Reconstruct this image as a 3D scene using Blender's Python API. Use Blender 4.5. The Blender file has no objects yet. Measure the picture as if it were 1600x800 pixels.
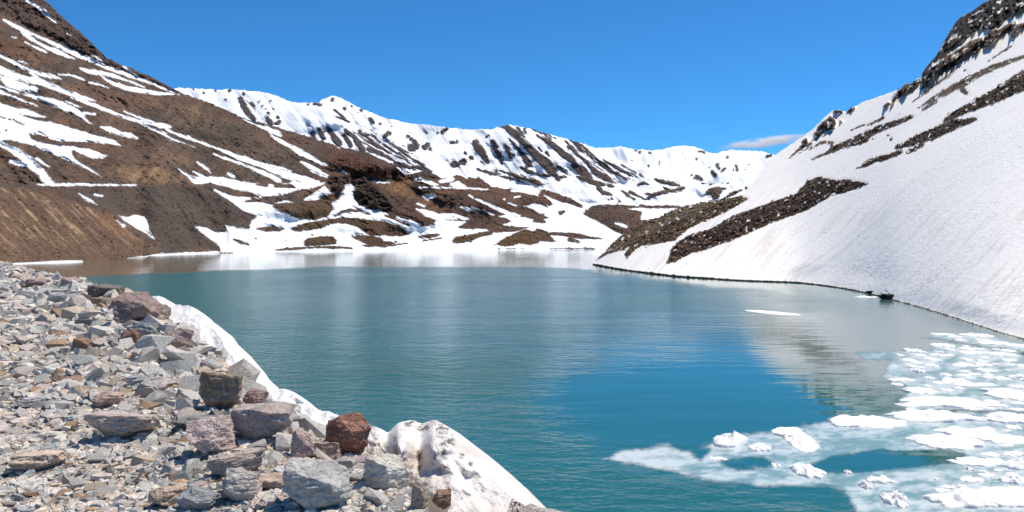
import bpy, bmesh, math, random
import numpy as np
from mathutils import Vector, Matrix, Euler
R = math.radians
C = bpy.context.scene.collection
scn = bpy.context.scene
rng = np.random.default_rng(7)
random.seed(7)

# ------------------------------------------------------------------ camera, sky, sun, exposure
F = 1256.0            # focal length in photograph pixels (1600 wide)
HZ = 372.0            # row of the horizon in the photograph
EYE = 10.0            # eye height above the lake (m)
cam_d = bpy.data.cameras.new("camera")
cam = bpy.data.objects.new("camera", cam_d)
C.objects.link(cam)
cam.location = (0, 0, EYE)
cam.rotation_euler = (R(90), 0, 0)
cam_d.sensor_width = 36.0
cam_d.lens = 36.0 * F / 1600.0
cam_d.shift_y = -(400 - HZ) / 1600.0
cam_d.clip_start = 0.1
cam_d.clip_end = 40000
scn.camera = cam

SUN_EL, SUN_AZ = 63.0, 60.0     # degrees; azimuth clockwise from the view direction (+Y)
world = bpy.data.worlds.new("World")
scn.world = world
world.use_nodes = True
wn = world.node_tree.nodes
wl = world.node_tree.links
sky = wn.new("ShaderNodeTexSky")
sky.sky_type = 'NISHITA'
sky.sun_disc = False
sky.sun_elevation = R(SUN_EL)
sky.sun_rotation = R(SUN_AZ)
sky.altitude = 3000
sky.air_density = 1.0
sky.dust_density = 0.2
sky.ozone_density = 3.0
tint = wn.new("ShaderNodeMix"); tint.data_type = 'RGBA'; tint.blend_type = 'MULTIPLY'   # thin clear mountain air
tint.inputs[0].default_value = 1.0
tint.inputs[7].default_value = (0.30, 0.86, 1.24, 1)
wl.new(sky.outputs[0], tint.inputs[6])
wl.new(tint.outputs[2], wn["Background"].inputs[0])
wn["Background"].inputs[1].default_value = 0.105

sl = bpy.data.lights.new("sun", 'SUN')
sl.energy = 4.6
sl.angle = R(0.53)
sl.color = (1.0, 0.925, 0.82)
so = bpy.data.objects.new("sun", sl)
C.objects.link(so)
sd = Vector((math.cos(R(SUN_EL)) * math.sin(R(SUN_AZ)), math.cos(R(SUN_EL)) * math.cos(R(SUN_AZ)), math.sin(R(SUN_EL))))
so.rotation_euler = sd.to_track_quat('Z', 'Y').to_euler()
so.location = (0, 0, 300)

scn.view_settings.view_transform = 'Standard'
scn.view_settings.look = 'None'
scn.view_settings.gamma = 1.0
scn.view_settings.use_curve_mapping = False
scn.view_settings.exposure = 0.18
scn.cycles.volume_bounces = 24
scn.cycles.max_bounces = 24

# ------------------------------------------------------------------ numeric helpers
_perm = np.random.default_rng(11).permutation(512).astype(np.int64)
_grad = np.random.default_rng(12).normal(size=(512, 3))
_grad /= np.linalg.norm(_grad, axis=1)[:, None]

def perlin(x, y, z):
    x, y, z = np.broadcast_arrays(np.asarray(x, float), np.asarray(y, float), np.asarray(z, float))
    xi, yi, zi = np.floor(x).astype(np.int64), np.floor(y).astype(np.int64), np.floor(z).astype(np.int64)
    fx, fy, fz = x - xi, y - yi, z - zi
    def fade(t): return t * t * t * (t * (t * 6 - 15) + 10)
    u, v, w = fade(fx), fade(fy), fade(fz)
    out = 0
    for dx in (0, 1):
        wx = u if dx else 1 - u
        for dy in (0, 1):
            wy = v if dy else 1 - v
            for dz in (0, 1):
                wz = w if dz else 1 - w
                h = _perm[(_perm[(_perm[(xi + dx) & 511] + yi + dy) & 511] + zi + dz) & 511]
                g = _grad[h]
                out = out + wx * wy * wz * (g[..., 0] * (fx - dx) + g[..., 1] * (fy - dy) + g[..., 2] * (fz - dz))
    return out * 1.6

def fbm(x, y, z, octv=4, gain=0.5, lac=2.03):
    a, s = 1.0, 0.0
    for k in range(octv):
        s = s + a * perlin(x + 17.3 * k, y - 9.1 * k, z + 5.7 * k)
        x, y, z = x * lac, y * lac, z * lac
        a *= gain
    return s

def ridged(x, y, z, octv=4, gain=0.5, lac=2.1):
    a, s = 1.0, 0.0
    for k in range(octv):
        s = s + a * (1 - np.abs(perlin(x + 13.1 * k, y + 3.3 * k, z - 7.7 * k)) * 2)
        x, y, z = x * lac, y * lac, z * lac
        a *= gain
    return s

def sstep(a, b, x):
    t = np.clip((x - a) / (b - a), 0, 1)
    return t * t * (3 - 2 * t)

def seg_dist(X, Y, a, b):
    ax, ay = a[0], a[1]
    bx, by = b[0], b[1]
    dx, dy = bx - ax, by - ay
    L2 = dx * dx + dy * dy + 1e-12
    t = np.clip(((X - ax) * dx + (Y - ay) * dy) / L2, 0, 1)
    return np.hypot(X - ax - t * dx, Y - ay - t * dy), t

def stroke_val(X, Y, pts, far=-25.0, margin=25.0):
    """signed inside distance to a tapering stroke, points (x, y, half width)"""
    out = np.full(X.shape, far)
    xs = [p[0] for p in pts]; ys = [p[1] for p in pts]
    m = margin + max(p[2] for p in pts)
    sel = (X > min(xs) - m) & (X < max(xs) + m) & (Y > min(ys) - m) & (Y < max(ys) + m)
    if not sel.any(): return out
    x, y = X[sel], Y[sel]
    v = np.full(x.shape, far)
    if len(pts) == 1:
        v = pts[0][2] - np.hypot(x - xs[0], y - ys[0])
    for a, b in zip(pts[:-1], pts[1:]):
        d, t = seg_dist(x, y, a, b)
        v = np.maximum(v, a[2] + (b[2] - a[2]) * t - d)
    out[sel] = np.maximum(v, far)
    return out

def poly_val(X, Y, pts, far=-25.0, margin=25.0):
    out = np.full(X.shape, far)
    P = np.array([(p[0], p[1]) for p in pts], float)
    mn, mx = P.min(0) - margin, P.max(0) + margin
    sel = (X > mn[0]) & (X < mx[0]) & (Y > mn[1]) & (Y < mx[1])
    if not sel.any(): return out
    x, y = X[sel], Y[sel]
    d = np.full(x.shape, 1e9)
    ins = np.zeros(x.shape, bool)
    n = len(P)
    for i in range(n):
        a, b = P[i], P[(i + 1) % n]
        d = np.minimum(d, seg_dist(x, y, a, b)[0])
        if a[1] != b[1]:
            c = ((a[1] > y) != (b[1] > y)) & (x < (b[0] - a[0]) * (y - a[1]) / (b[1] - a[1]) + a[0])
            ins ^= c
    out[sel] = np.maximum(np.where(ins, d, -d), far)
    return out

def union(X, Y, strokes=(), polys=()):
    v = np.full(X.shape, -25.0)
    for s in strokes: v = np.maximum(v, stroke_val(X, Y, s))
    for p in polys: v = np.maximum(v, poly_val(X, Y, p))
    return v

def ray(px, py):
    return (np.asarray(px, float) - 800) / F, (HZ - np.asarray(py, float)) / F

def lake_depth(py):
    return EYE * F / np.maximum(np.asarray(py, float) - HZ, 1e-3)

def lerp_pts(pts, x):
    P = np.array(pts, float)
    return np.interp(x, P[:, 0], P[:, 1])

def smooth_pts(pts, x, w=22.0):
    o = np.linspace(-2 * w, 2 * w, 41); k = np.exp(-(o / w) ** 2 * 2); k /= k.sum()
    return (lerp_pts(pts, (np.asarray(x, float)[..., None] + o)) * k).sum(-1)

def mix(a, b, t):
    return a + (b - a) * t[..., None]

# ------------------------------------------------------------------ mesh helpers
def new_mesh(name, V, faces, mat=None, smooth=True, attrs=None):
    """V (n,3), faces (m,3) or (m,4) int arrays; attrs name -> (n,) or (n,3)"""
    V = np.asarray(V, np.float32); Fc = np.asarray(faces, np.int32)
    me = bpy.data.meshes.new(name)
    k = Fc.shape[1]
    me.vertices.add(len(V)); me.vertices.foreach_set("co", V.ravel())
    me.loops.add(Fc.size); me.loops.foreach_set("vertex_index", Fc.ravel())
    me.polygons.add(len(Fc))
    me.polygons.foreach_set("loop_start", np.arange(0, Fc.size, k, dtype=np.int32))
    try: me.polygons.foreach_set("loop_total", np.full(len(Fc), k, np.int32))
    except Exception: pass
    me.update(calc_edges=True)
    me.polygons.foreach_set("use_smooth", np.full(len(Fc), smooth, bool))
    for an, av in (attrs or {}).items():
        av = np.asarray(av, np.float32)
        if av.ndim == 1:
            a = me.attributes.new(an, 'FLOAT', 'POINT'); a.data.foreach_set("value", av)
        else:
            a = me.attributes.new(an, 'FLOAT_COLOR', 'POINT')
            a.data.foreach_set("color", np.concatenate([av, np.ones((len(av), 1), np.float32)], 1).ravel())
    if mat: me.materials.append(mat)
    me.validate(clean_customdata=False)
    return me

def link(name, me, label=None, cat=None, group=None, kind=None, parent=None, loc=None):
    o = bpy.data.objects.new(name, me)
    C.objects.link(o)
    if label: o["label"] = label
    if cat: o["category"] = cat
    if group: o["group"] = group
    if kind: o["kind"] = kind
    if parent: o.parent = parent
    if loc is not None: o.location = loc
    return o

def grid_faces(nr, nc, wrap=False):
    i = np.arange(nr - 1)[:, None]
    j = np.arange(nc if wrap else nc - 1)[None, :]
    j2 = (j + 1) % nc
    return np.stack([i * nc + j, i * nc + j2, (i + 1) * nc + j2, (i + 1) * nc + j], -1).reshape(-1, 4)

# ------------------------------------------------------------------ material helpers
class NT:
    def __init__(s, name):
        s.m = bpy.data.materials.new(name); s.m.use_nodes = True
        s.t = s.m.node_tree; s.n = s.t.nodes; s.l = s.t.links
        s.b = s.n["Principled BSDF"]
    def new(s, typ, **kw):
        n = s.n.new(typ)
        for k, v in kw.items(): setattr(n, k, v)
        return n
    def put(s, sock, v):
        if isinstance(v, bpy.types.NodeSocket): s.l.new(v, sock)
        elif v is not None: sock.default_value = v
    def attr(s, name, out="Fac"):
        n = s.new("ShaderNodeAttribute"); n.attribute_name = name
        return n.outputs[out]
    def coord(s, out="Object"):
        return s.new("ShaderNodeTexCoord").outputs[out]
    def mapping(s, vec, scale=(1, 1, 1), rot=(0, 0, 0)):
        n = s.new("ShaderNodeMapping"); s.put(n.inputs[0], vec)
        n.inputs["Scale"].default_value = scale; n.inputs["Rotation"].default_value = rot
        return n.outputs[0]
    def noise(s, vec, scale, detail=4, rough=0.55, dist=0.0):
        n = s.new("ShaderNodeTexNoise"); s.put(n.inputs["Vector"], vec)
        n.inputs["Scale"].default_value = scale; n.inputs["Detail"].default_value = detail
        n.inputs["Roughness"].default_value = rough; n.inputs["Distortion"].default_value = dist
        return n.outputs[0]
    def voronoi(s, vec, scale, feature='F1', out="Distance"):
        n = s.new("ShaderNodeTexVoronoi", feature=feature); s.put(n.inputs["Vector"], vec)
        n.inputs["Scale"].default_value = scale
        return n.outputs[out]
    def math(s, op, a, b=None, c=None, clamp=False):
        n = s.new("ShaderNodeMath", operation=op); n.use_clamp = clamp
        s.put(n.inputs[0], a)
        if b is not None: s.put(n.inputs[1], b)
        if c is not None: s.put(n.inputs[2], c)
        return n.outputs[0]
    def rng(s, v, a, b, c, d, smooth=False):
        n = s.new("ShaderNodeMapRange"); s.put(n.inputs[0], v)
        if smooth: n.interpolation_type = 'SMOOTHSTEP'
        for i, q in enumerate((a, b, c, d)): s.put(n.inputs[i + 1], q)
        return n.outputs[0]
    def mixc(s, fac, a, b, blend='MIX'):
        n = s.new("ShaderNodeMix", data_type='RGBA', blend_type=blend)
        s.put(n.inputs[0], fac); s.put(n.inputs[6], a); s.put(n.inputs[7], b)
        return n.outputs[2]
    def scale_col(s, col, fac):
        n = s.new("ShaderNodeVectorMath", operation='SCALE')
        s.put(n.inputs[0], col); s.put(n.inputs[3], fac)
        return n.outputs[0]
    def bump(s, h, strength, dist=1.0, normal=None):
        n = s.new("ShaderNodeBump"); s.put(n.inputs["Height"], h)
        s.put(n.inputs["Strength"], strength); s.put(n.inputs["Distance"], dist)
        if normal is not None: s.put(n.inputs["Normal"], normal)
        return n.outputs[0]

def terrain_material(name, fine, bump_d, streak=None, cups=0.0):
    """colour from the vertex attribute, grain from noise; fine = grain size in m"""
    t = NT(name)
    co = t.coord()
    col, snow = t.attr("tone", "Color"), t.attr("snow")
    n1 = t.noise(co, 1.0 / (fine * 30), 5, 0.6)
    n2 = t.noise(co, 1.0 / (fine * 3), 5, 0.7)
    n3 = t.noise(co, 1.0 / fine, 3, 0.7)
    g = t.math('ADD', t.rng(n1, 0.3, 0.7, -0.22, 0.22), t.math('ADD', t.rng(n2, 0.3, 0.7, -0.30, 0.30), t.rng(n3, 0.3, 0.7, -0.45, 0.45)))
    amt = t.rng(snow, 0, 1, 1.0, 0.05)
    f = t.math('MULTIPLY_ADD', g, amt, 1.0)
    c = t.scale_col(col, f)
    t.put(t.b.inputs["Base Color"], c)
    t.put(t.b.inputs["Roughness"], t.rng(snow, 0, 1, 0.95, 0.7))
    t.b.inputs["Specular IOR Level"].default_value = 0.15
    vo = t.voronoi(co, 1.0 / (fine * 1.6))
    hr = t.math('ADD', t.math('MULTIPLY', n2, 1.2), t.math('ADD', n3, t.math('MULTIPLY', vo, 0.8)))
    sw = t.noise(t.mapping(co, (1, 1, 1)), 1.0 / (fine * 2.0), 4, 0.6)
    h = t.math('MULTIPLY_ADD', t.math('MULTIPLY', hr, t.rng(snow, 0, 1, 1.0, 0.0)), 1.0, t.math('MULTIPLY', sw, t.rng(snow, 0, 1, 0.0, streak or 0.35)))
    if cups:      # sun cups melted into the snow
        cv = t.voronoi(t.mapping(co, (1, 1, 1)), 1.0 / cups)
        cv2 = t.voronoi(co, 2.6 / cups)
        big = t.rng(t.noise(co, 0.05, 4), .35, .65, .1, 1.2)
        h = t.math('MULTIPLY_ADD', t.math('MULTIPLY', t.math('MULTIPLY_ADD', cv2, 0.4, cv), big), t.rng(snow, 0, 1, 0.0, 0.24), h)
    t.put(t.b.inputs["Normal"], t.bump(h, 0.9, bump_d))
    return t.m

# ------------------------------------------------------------------ terrain from ranges of slopes
SHORE_FADE = 260.0
def range_mesh(name, px0, px1, step, top, bot, nrows, depth, paint, relief, mat, shore=False, back=((40, 25), (60, 50)), jag=0.0, label=None):
    px = np.arange(px0, px1 + step, step, dtype=float)
    tp, bt = lerp_pts(top, px), smooth_pts(bot, px)
    tp = tp + jag * fbm(px / 9.0, 3.1, 7.7, 5, 0.6)
    t = np.linspace(0, 1, nrows)[:, None]
    PX = np.broadcast_to(px[None, :], (nrows, len(px))).copy()
    PY = bt[None, :] + (tp - bt)[None, :] * t
    D = depth(PX, PY)
    if shore:
        w_ = np.hanning(43); w_ /= w_.sum()
        ratio = np.convolve(np.pad(lake_depth(bt) / D[0], 21, mode='edge'), w_, 'valid')
        fadeout = np.exp(-(bt[None, :] - PY) / SHORE_FADE)
        D = D * (1 + (ratio[None, :] - 1) * fadeout)
    u, v = ray(PX, PY)
    snow, tone = paint(PX, PY)
    W = np.stack([u * D, D, EYE + v * D], -1)
    dD = relief(W, PX, PY, snow)
    if shore: dD = dD * sstep(0, 34, bt[None, :] - PY)
    D = D + dD
    W = np.stack([u * D, D, EYE + v * D], -1)
    rows = [W]; sn = [snow]; tn = [tone]
    low = W[:1].copy(); low[..., 2] -= 3.0 if shore else 20.0
    rows.insert(0, low); sn.insert(0, snow[:1]); tn.insert(0, tone[:1])
    for d, dz in back:
        q = W[-1:].copy()
        q[..., 0] *= 1 + d / D[-1:]; q[..., 1] += d; q[..., 2] -= dz
        q[..., 2] += 0.25 * dz * fbm(q[..., 0] / 60, q[..., 1] / 60, 0, 3)
        rows.append(q); sn.append(snow[-1:]); tn.append(tone[-1:])
    V = np.concatenate(rows, 0)
    me = new_mesh(name, V.reshape(-1, 3), grid_faces(V.shape[0], V.shape[1]), mat, True,
                  {"snow": np.concatenate(sn, 0).ravel(), "tone": np.concatenate(tn, 0).reshape(-1, 3)})
    o = link(name, me, kind="structure", label=label)
    return W, snow, tone, PX, PY

def plane_depth(n, p):
    n = np.array(n, float); n = n / np.linalg.norm(n)
    k = n[0] * p[0] + n[1] * p[1] + n[2] * (p[2] - EYE)
    def f(PX, PY):
        u, v = ray(PX, PY)
        den = n[0] * u + n[1] + n[2] * v
        den = np.where(den < -0.03, den, -0.03 * np.exp(np.clip((den + 0.03) / -0.03, -3, 0)))
        return k / den
    return f

def smin(a, b, k):
    h = np.clip(0.5 + 0.5 * (b - a) / k, 0, 1)
    return b + (a - b) * h - k * h * (1 - h)

def edge_noise(PX, PY, a1=1.3, s1=7.0, a2=0.8, s2=2.6, st=1.7, c=0.9, s=0.45):
    # ragged, slightly stretched along the fall line
    q = PX * c + PY * s; r = -PX * s + PY * c
    return a1 * fbm(q / (s1 * st), r / s1, 1.7, 3) + a2 * fbm(q / (s2 * st), r / s2, 8.2, 2)

SNOW = np.array((0.86, 0.865, 0.875))
exec_data = {}

# ------------------------------------------------------------------ left hillside and the moraine at its foot
A_TOP = [(-300, -190), (-200, -120), (-60, -60), (0, -38), (40, -18), (64, -3), (75, 4), (92, 22), (105, 33), (130, 55), (150, 73), (166, 90), (186, 100), (205, 107),
         (240, 122), (265, 135), (282, 145), (310, 154), (345, 167), (370, 181), (400, 190), (430, 198), (480, 213), (520, 226), (545, 233), (565, 236),
         (590, 246), (612, 255), (622, 264), (634, 273), (645, 271), (655, 268), (668, 269), (682, 273), (690, 279), (715, 274), (735, 276), (750, 281), (768, 291), (780, 294),
         (800, 296), (830, 299), (850, 296), (880, 303), (905, 313), (920, 318), (1000, 320), (1060, 321), (1120, 322)]
A_BOT = [(-300, 436), (-100, 422), (0, 414), (20, 412.6), (130, 409), (200, 404), (250, 398.5), (320, 396), (420, 394), (560, 392.5), (700, 391.5), (800, 390.6), (930, 389.5), (1120, 389)]

A_snow_strokes = [
 [(42,0,1.5),(58,9,2.5),(70,19,3.5),(80,28,2),(89,36,1)], [(105,52,1),(111,55,1.2)],
 [(6,31,1.5),(24,41,2.5),(50,53,2),(80,66,2.5),(104,78,3.2),(130,89,3.2),(160,102,3),(190,114,2.5),(220,124,2.3),(240,132,1.5),(280,148,.6)],
 [(144,87,.8),(156,92,1.4),(162,96,.6)], [(178,92,2.2),(190,98,2.2),(198,103,.8)], [(192,103,1),(202,110,2.2),(210,116,2),(218,121,.8)],
 [(34,50,1.5),(46,59,3.2),(60,67,1.5),(74,75,3),(90,81,3.6),(106,88,2.3),(117,92,.8)],
 [(39,66,.7),(56,74,1.5),(72,81,1.5)], [(20,57,1.2),(26,59,1)],
 [(-30,74,2),(0,87,2),(20,97,2.3),(44,108,2),(64,115,2.8),(80,119,3.6),(94,123,1.3)], [(30,95,1.3),(44,99,1)],
 [(-40,95,6),(0,109,5.5),(24,120,5.5),(46,125,5),(66,128,5.5),(84,136,4.5),(108,146,3.2),(128,152,2.8),(151,158,.8)],
 [(46,112,1.3),(60,122,2.6)], [(-30,108,3),(0,120,2.5),(16,130,6.5),(36,136,6.5),(56,140,4.5)],
 [(-30,126,3),(0,136,2.8),(20,142,2),(50,152,.8)], [(-30,132,3),(0,143,2.5),(24,153,2.3),(60,166,.8)],
 [(40,145,1.5),(58,153,3),(80,158,5.5),(100,165,5.5),(118,174,4.6),(128,180,3.6),(138,191,1.5),(149,196,.7)], [(132,176,2.6),(148,178,2.2)],
 [(92,116,1),(104,118,.8)], [(106,116,1.3),(122,121,1.6),(132,125,1)], [(138,129,1.4),(155,132,1.3),(170,138,.8)],
 [(102,157,.9),(120,165,1.6),(128,168,.9)],
 [(112,152,1),(128,158,2.3),(148,164,2.6),(170,173,2.6),(192,182,2.7),(212,188,3),(240,194,2.6),(254,196,4),(266,198,2.6)],
 [(194,174,.9),(216,183,1.7),(240,191,1.8)], [(126,107,1.5),(146,113,3.8),(158,114,3.6),(176,118,2.5),(200,126,1.2),(226,136,.7)], [(158,119,1.2),(176,130,3),(200,138,3.6),(226,143,3.8),(250,146,2.6),(272,147,1)],
 [(260,202,.9),(280,211,1.8),(300,218,2.4),(312,222,1.7),(340,232,1.8),(360,240,3.4),(380,248,4),(416,260,3.8),(420,264,3.6),(444,272,5.6),(470,280,6.5),(496,286,4.6)],
 [(294,212,.7),(302,218,1)], [(218,193,.8),(240,202,1.9),(264,214,1.9),(286,223,1.4),(304,230,.7)], [(334,240,1),(352,247,2),(380,257,2),(420,274,3),(436,282,4)],
 [(158,198,1.5),(172,202,4.6),(188,208,2.8),(204,212,3.4),(214,216,1.8)],
 [(-30,208,4),(0,224,4),(20,234,5),(36,244,6.5),(50,258,7.5),(64,268,6.5),(72,280,6.5),(82,287,4)], [(18,252,3.6),(40,258,4)],
 [(57,247,1.7),(68,255,1.4),(77,261,.7)], [(59,288,1.2),(84,289,2.4),(120,288,2),(160,289,1.7),(212,289,1)],
 [(123,302,.7),(138,312,2.4),(152,320,.7)], [(148,304,1.7),(160,306,1.3)], [(182,344,1),(194,353,2.3)],
 [(279,264,1),(296,276,2.8),(306,282,5.5),(330,280,5.5),(352,284,6.5),(370,290,8.5),(392,294,8),(416,296,8),(440,297,8.5),(460,290,7),(486,292,3),(507,286,1)],
 [(302,268,1),(316,275,2)], [(308,253,1.4),(320,262,2.3),(330,270,1)], [(358,271,2.3),(366,276,2.3)],
 [(336,297,1.5),(356,307,3.6),(370,314,6),(386,322,8.5),(410,328,11),(440,338,13)], [(372,309,2.5),(390,310,2.3)], [(400,306,3),(425,303,6),(450,297,6)],
 [(420,206,1),(432,217,2.8),(452,227,3.3),(470,238,4.8),(486,247,3.8),(500,254,2.3),(511,258,.9)], [(422,203,2.6),(434,208,4),(440,212,1.8)],
 [(380,186,.8),(400,195,1.5),(416,202,2)], [(402,196,1),(416,199,2.5),(434,209,3.5)],
 [(471,253,2),(486,261,4),(500,270,4),(517,278,1.4)], [(422,258,1),(440,263,1.8),(456,268,1)],
 [(432,317,1.5),(445,316,2.5),(456,315,1.5)], [(528,262,.9),(540,270,1)], [(526,229,1),(531,231,.8)], [(584,284,1.3),(600,285,1.8),(608,286,.9)],
 [(621,340,1.3),(636,346,2.3),(652,353,1.8)], [(560,336,2),(584,339,3.6),(608,346,4.6),(628,356,6),(644,364,7)], [(563,328,2.5),(590,331,3),(606,336,1)],
 [(640,346,3),(654,352,3)], [(650,326,1.5),(668,333,4.6),(684,339,5.5),(708,338,4.6),(726,341,2.6),(732,342,1)], [(686,348,6.5),(706,352,7.5),(726,347,1.5)],
 [(744,311,1.4),(760,318,2.3),(780,327,2.6),(796,334,2.6),(812,337,1.4)], [(737,323,.8),(754,330,1.4),(772,336,.8)], [(720,323,1.4),(730,327,3.6),(740,329,1)],
 [(733,305,1.3),(739,309,1.8)], [(660,305,1.8),(669,308,4.6),(676,307,3.8)], [(652,318,1),(664,322,1.4)],
 [(646,279,1.4),(664,283,3.4),(684,289,1.8)], [(657,278,1.8)], [(656,292.5,1),(688,293,1.4),(732,294,1.4),(762,296,1)],
 [(688,284,2.6),(706,280,3.4)], [(704,288,2.6),(716,288,4.6),(728,293,1.8)], [(724,275,1),(730,278,1.4)],
 [(788,311,1.5)], [(795,317,1),(806,321,1.2)], [(804,308,1.5),(812,307,1)], [(815,299,2),(840,303,3),(870,316,2.5),(900,328,2)],
 [(800,297.5,1.5),(830,300,2),(850,297,2)], [(880,305,4),(905,316,4)],
]
A_snow_polys = [
 [(-60,140),(-20,152),(0,161),(18,168),(40,171),(58,177),(71,183),(50,181),(30,178),(38,183),(60,189),(88,192),(112,201),(140,209),(180,219),(191,228),(172,225),(128,221),(96,221),(80,217),(60,209),(45,209),(48,217),(60,222),(84,227),(100,229),(108,227),(124,231),(140,233),(156,239),(168,244),(160,248),(140,246),(128,240),(118,236),(112,238),(115,246),(124,253),(144,266),(159,277),(144,269),(120,256),(96,245),(76,238),(54,228),(26,220),(8,218),(0,222),(-60,200)],
 [(184,336),(198,339),(212,336),(226,338),(230,346),(234,358),(242,374),(228,364),(208,354),(194,345)],
 [(303,353),(320,355),(340,363),(358,362),(352,351),(370,354),(390,358),(393,346),(401,338),(420,330),(424,330),(440,334),(470,343),(492,344),(512,338),(520,328),(519,317),(531,310),(535,303),(530,302),(537,296),(540,289),(548,287),(556,295),(553,301),(553,310),(560,320),(573,326),(590,328),(605,334),(600,338),(640,360),(700,372),(780,380),(780,399),(250,402),(250,395),(300,394),(345,392),(342,384),(325,372)],
 [(470,316),(480,308),(495,299),(508,290),(512,296),(518,302),(512,304),(503,307),(497,312),(480,315)],
 [(640,400),(640,352),(656,354),(690,351),(715,357),(760,358),(770,364),(806,362),(830,355),(790,353),(783,352),(800,346),(790,340),(779,338),(790,336),(830,342),(845,345),(858,340),(845,335),(830,325),(818,322),(835,318),(850,322),(857,326),(850,313),(860,311),(872,316),(890,318),(915,312),(1120,315),(1120,400)],
]
A_rock_strokes = [
 [(384,315,1.4),(416,311,3.8),(440,309,3.8)], [(338,291,2.6),(356,298,5),(374,303,5),(396,305,3.6),(404,307,1.8)],
 [(402,288,1.8),(416,289,3.4)], [(432,289,4.4),(452,291,3.6),(461,293,1)], [(523,338,1),(535,331,2.8),(550,328,2.8),(562,330,2.3),(575,335,1)],
 [(600,385,2),(620,382,1.8),(636,380,.7)], [(402,357,1.8),(415,358,4.4),(430,357,4.4),(440,359,1.6)], [(366,374,1.5),(378,379,2.4),(388,382,1.3)],
 [(488,367,1.4)], [(466,368,1)], [(400,372,1)], [(447,375,.9)], [(655,370,1.8),(670,369,3.6),(685,367,1.8)], [(662,376,1),(690,372,1)],
 [(860,365,2.6),(878,366,2.8),(900,368,4.4),(920,371,2.6),(940,373,1)], [(890,374,3.6),(904,378,2.6)], [(876,333,3.6)], [(880,331,2.4)], [(835,345,2.6),(850,346,2.6)], [(842,336,2.6),(850,335,1.8)],
 [(1000,321,2),(1060,323,2.4)], [(842,296,2),(868,305,4.5),(890,314,5),(908,322,3)], [(845,305,4),(858,318,4)],
 [(10,204,1.6)], [(22,187,1.2),(36,195,1.2)], [(0,182,1.2),(8,185,1)], [(640,363,1.4)], [(310,398,.6),(345,396,1),(362,395,.7)], [(250,395.5,.7),(310,395.5,.9)],
 [(860,388.4,.5),(890,388.2,1),(930,388,1)], [(780,388.8,.4),(800,388.6,.8),(820,388.6,.4)], [(0,205,1)], [(14,187,1)], [(55,228,1.4)],
]
A_rock_polys = [
 [(423,322),(440,317),(460,316),(475,313),(497,313),(505,305),(515,303),(520,306),(533,303),(530,310),(518,317),(519,328),(510,337),(490,341),(470,340),(445,333),(430,327)],
 [(420,315),(435,309),(455,300),(480,295),(497,292),(508,287),(495,298),(480,308),(470,314),(455,316),(450,312),(425,318)],
 [(510,280),(515,272),(530,270),(555,271),(560,280),(552,287),(540,288),(532,301),(522,302),(512,294)],
 [(456,358),(465,352),(480,348),(510,343),(530,340),(560,340),(600,346),(622,352),(635,362),(638,367),(625,370),(600,368),(580,369),(570,362),(555,353),(540,350),(525,349),(512,352),(500,357),(480,360),(462,362)],
 [(475,378),(480,373),(500,369),(520,369),(526,375),(526,381),(510,383),(490,384),(476,384)],
 [(430,390),(450,387),(480,385),(520,384),(550,386.5),(550,388.5),(520,389),(490,388),(460,390.5),(432,391)],
 [(549,370),(560,367),(580,368),(595,370),(600,377),(620,377),(621,380),(600,386),(575,386),(560,384),(574,382),(565,378)],
 [(770,383),(785,374),(800,366),(815,360),(822,357),(832,361),(842,357),(855,361),(862,370),(868,377),(860,379),(845,376),(840,380),(825,383),(810,381),(800,385),(785,385)],
 [(707,375),(712,370),(740,365),(758,362),(770,360),(769,367),(750,371),(735,377),(720,380),(708,380)],
 [(912,335),(915,328),(925,322),(945,319),(975,320),(1000,322),(1040,322),(1060,324),(1040,326),(1000,325),(975,326),(1003,330),(1002,340),(1000,344),(1020,342),(1030,345),(1000,362),(975,368),(962,362),(950,355),(935,347),(920,340)],
]
A_snow_top = [[(962,349,1),(978,354,1.8)]]

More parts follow.
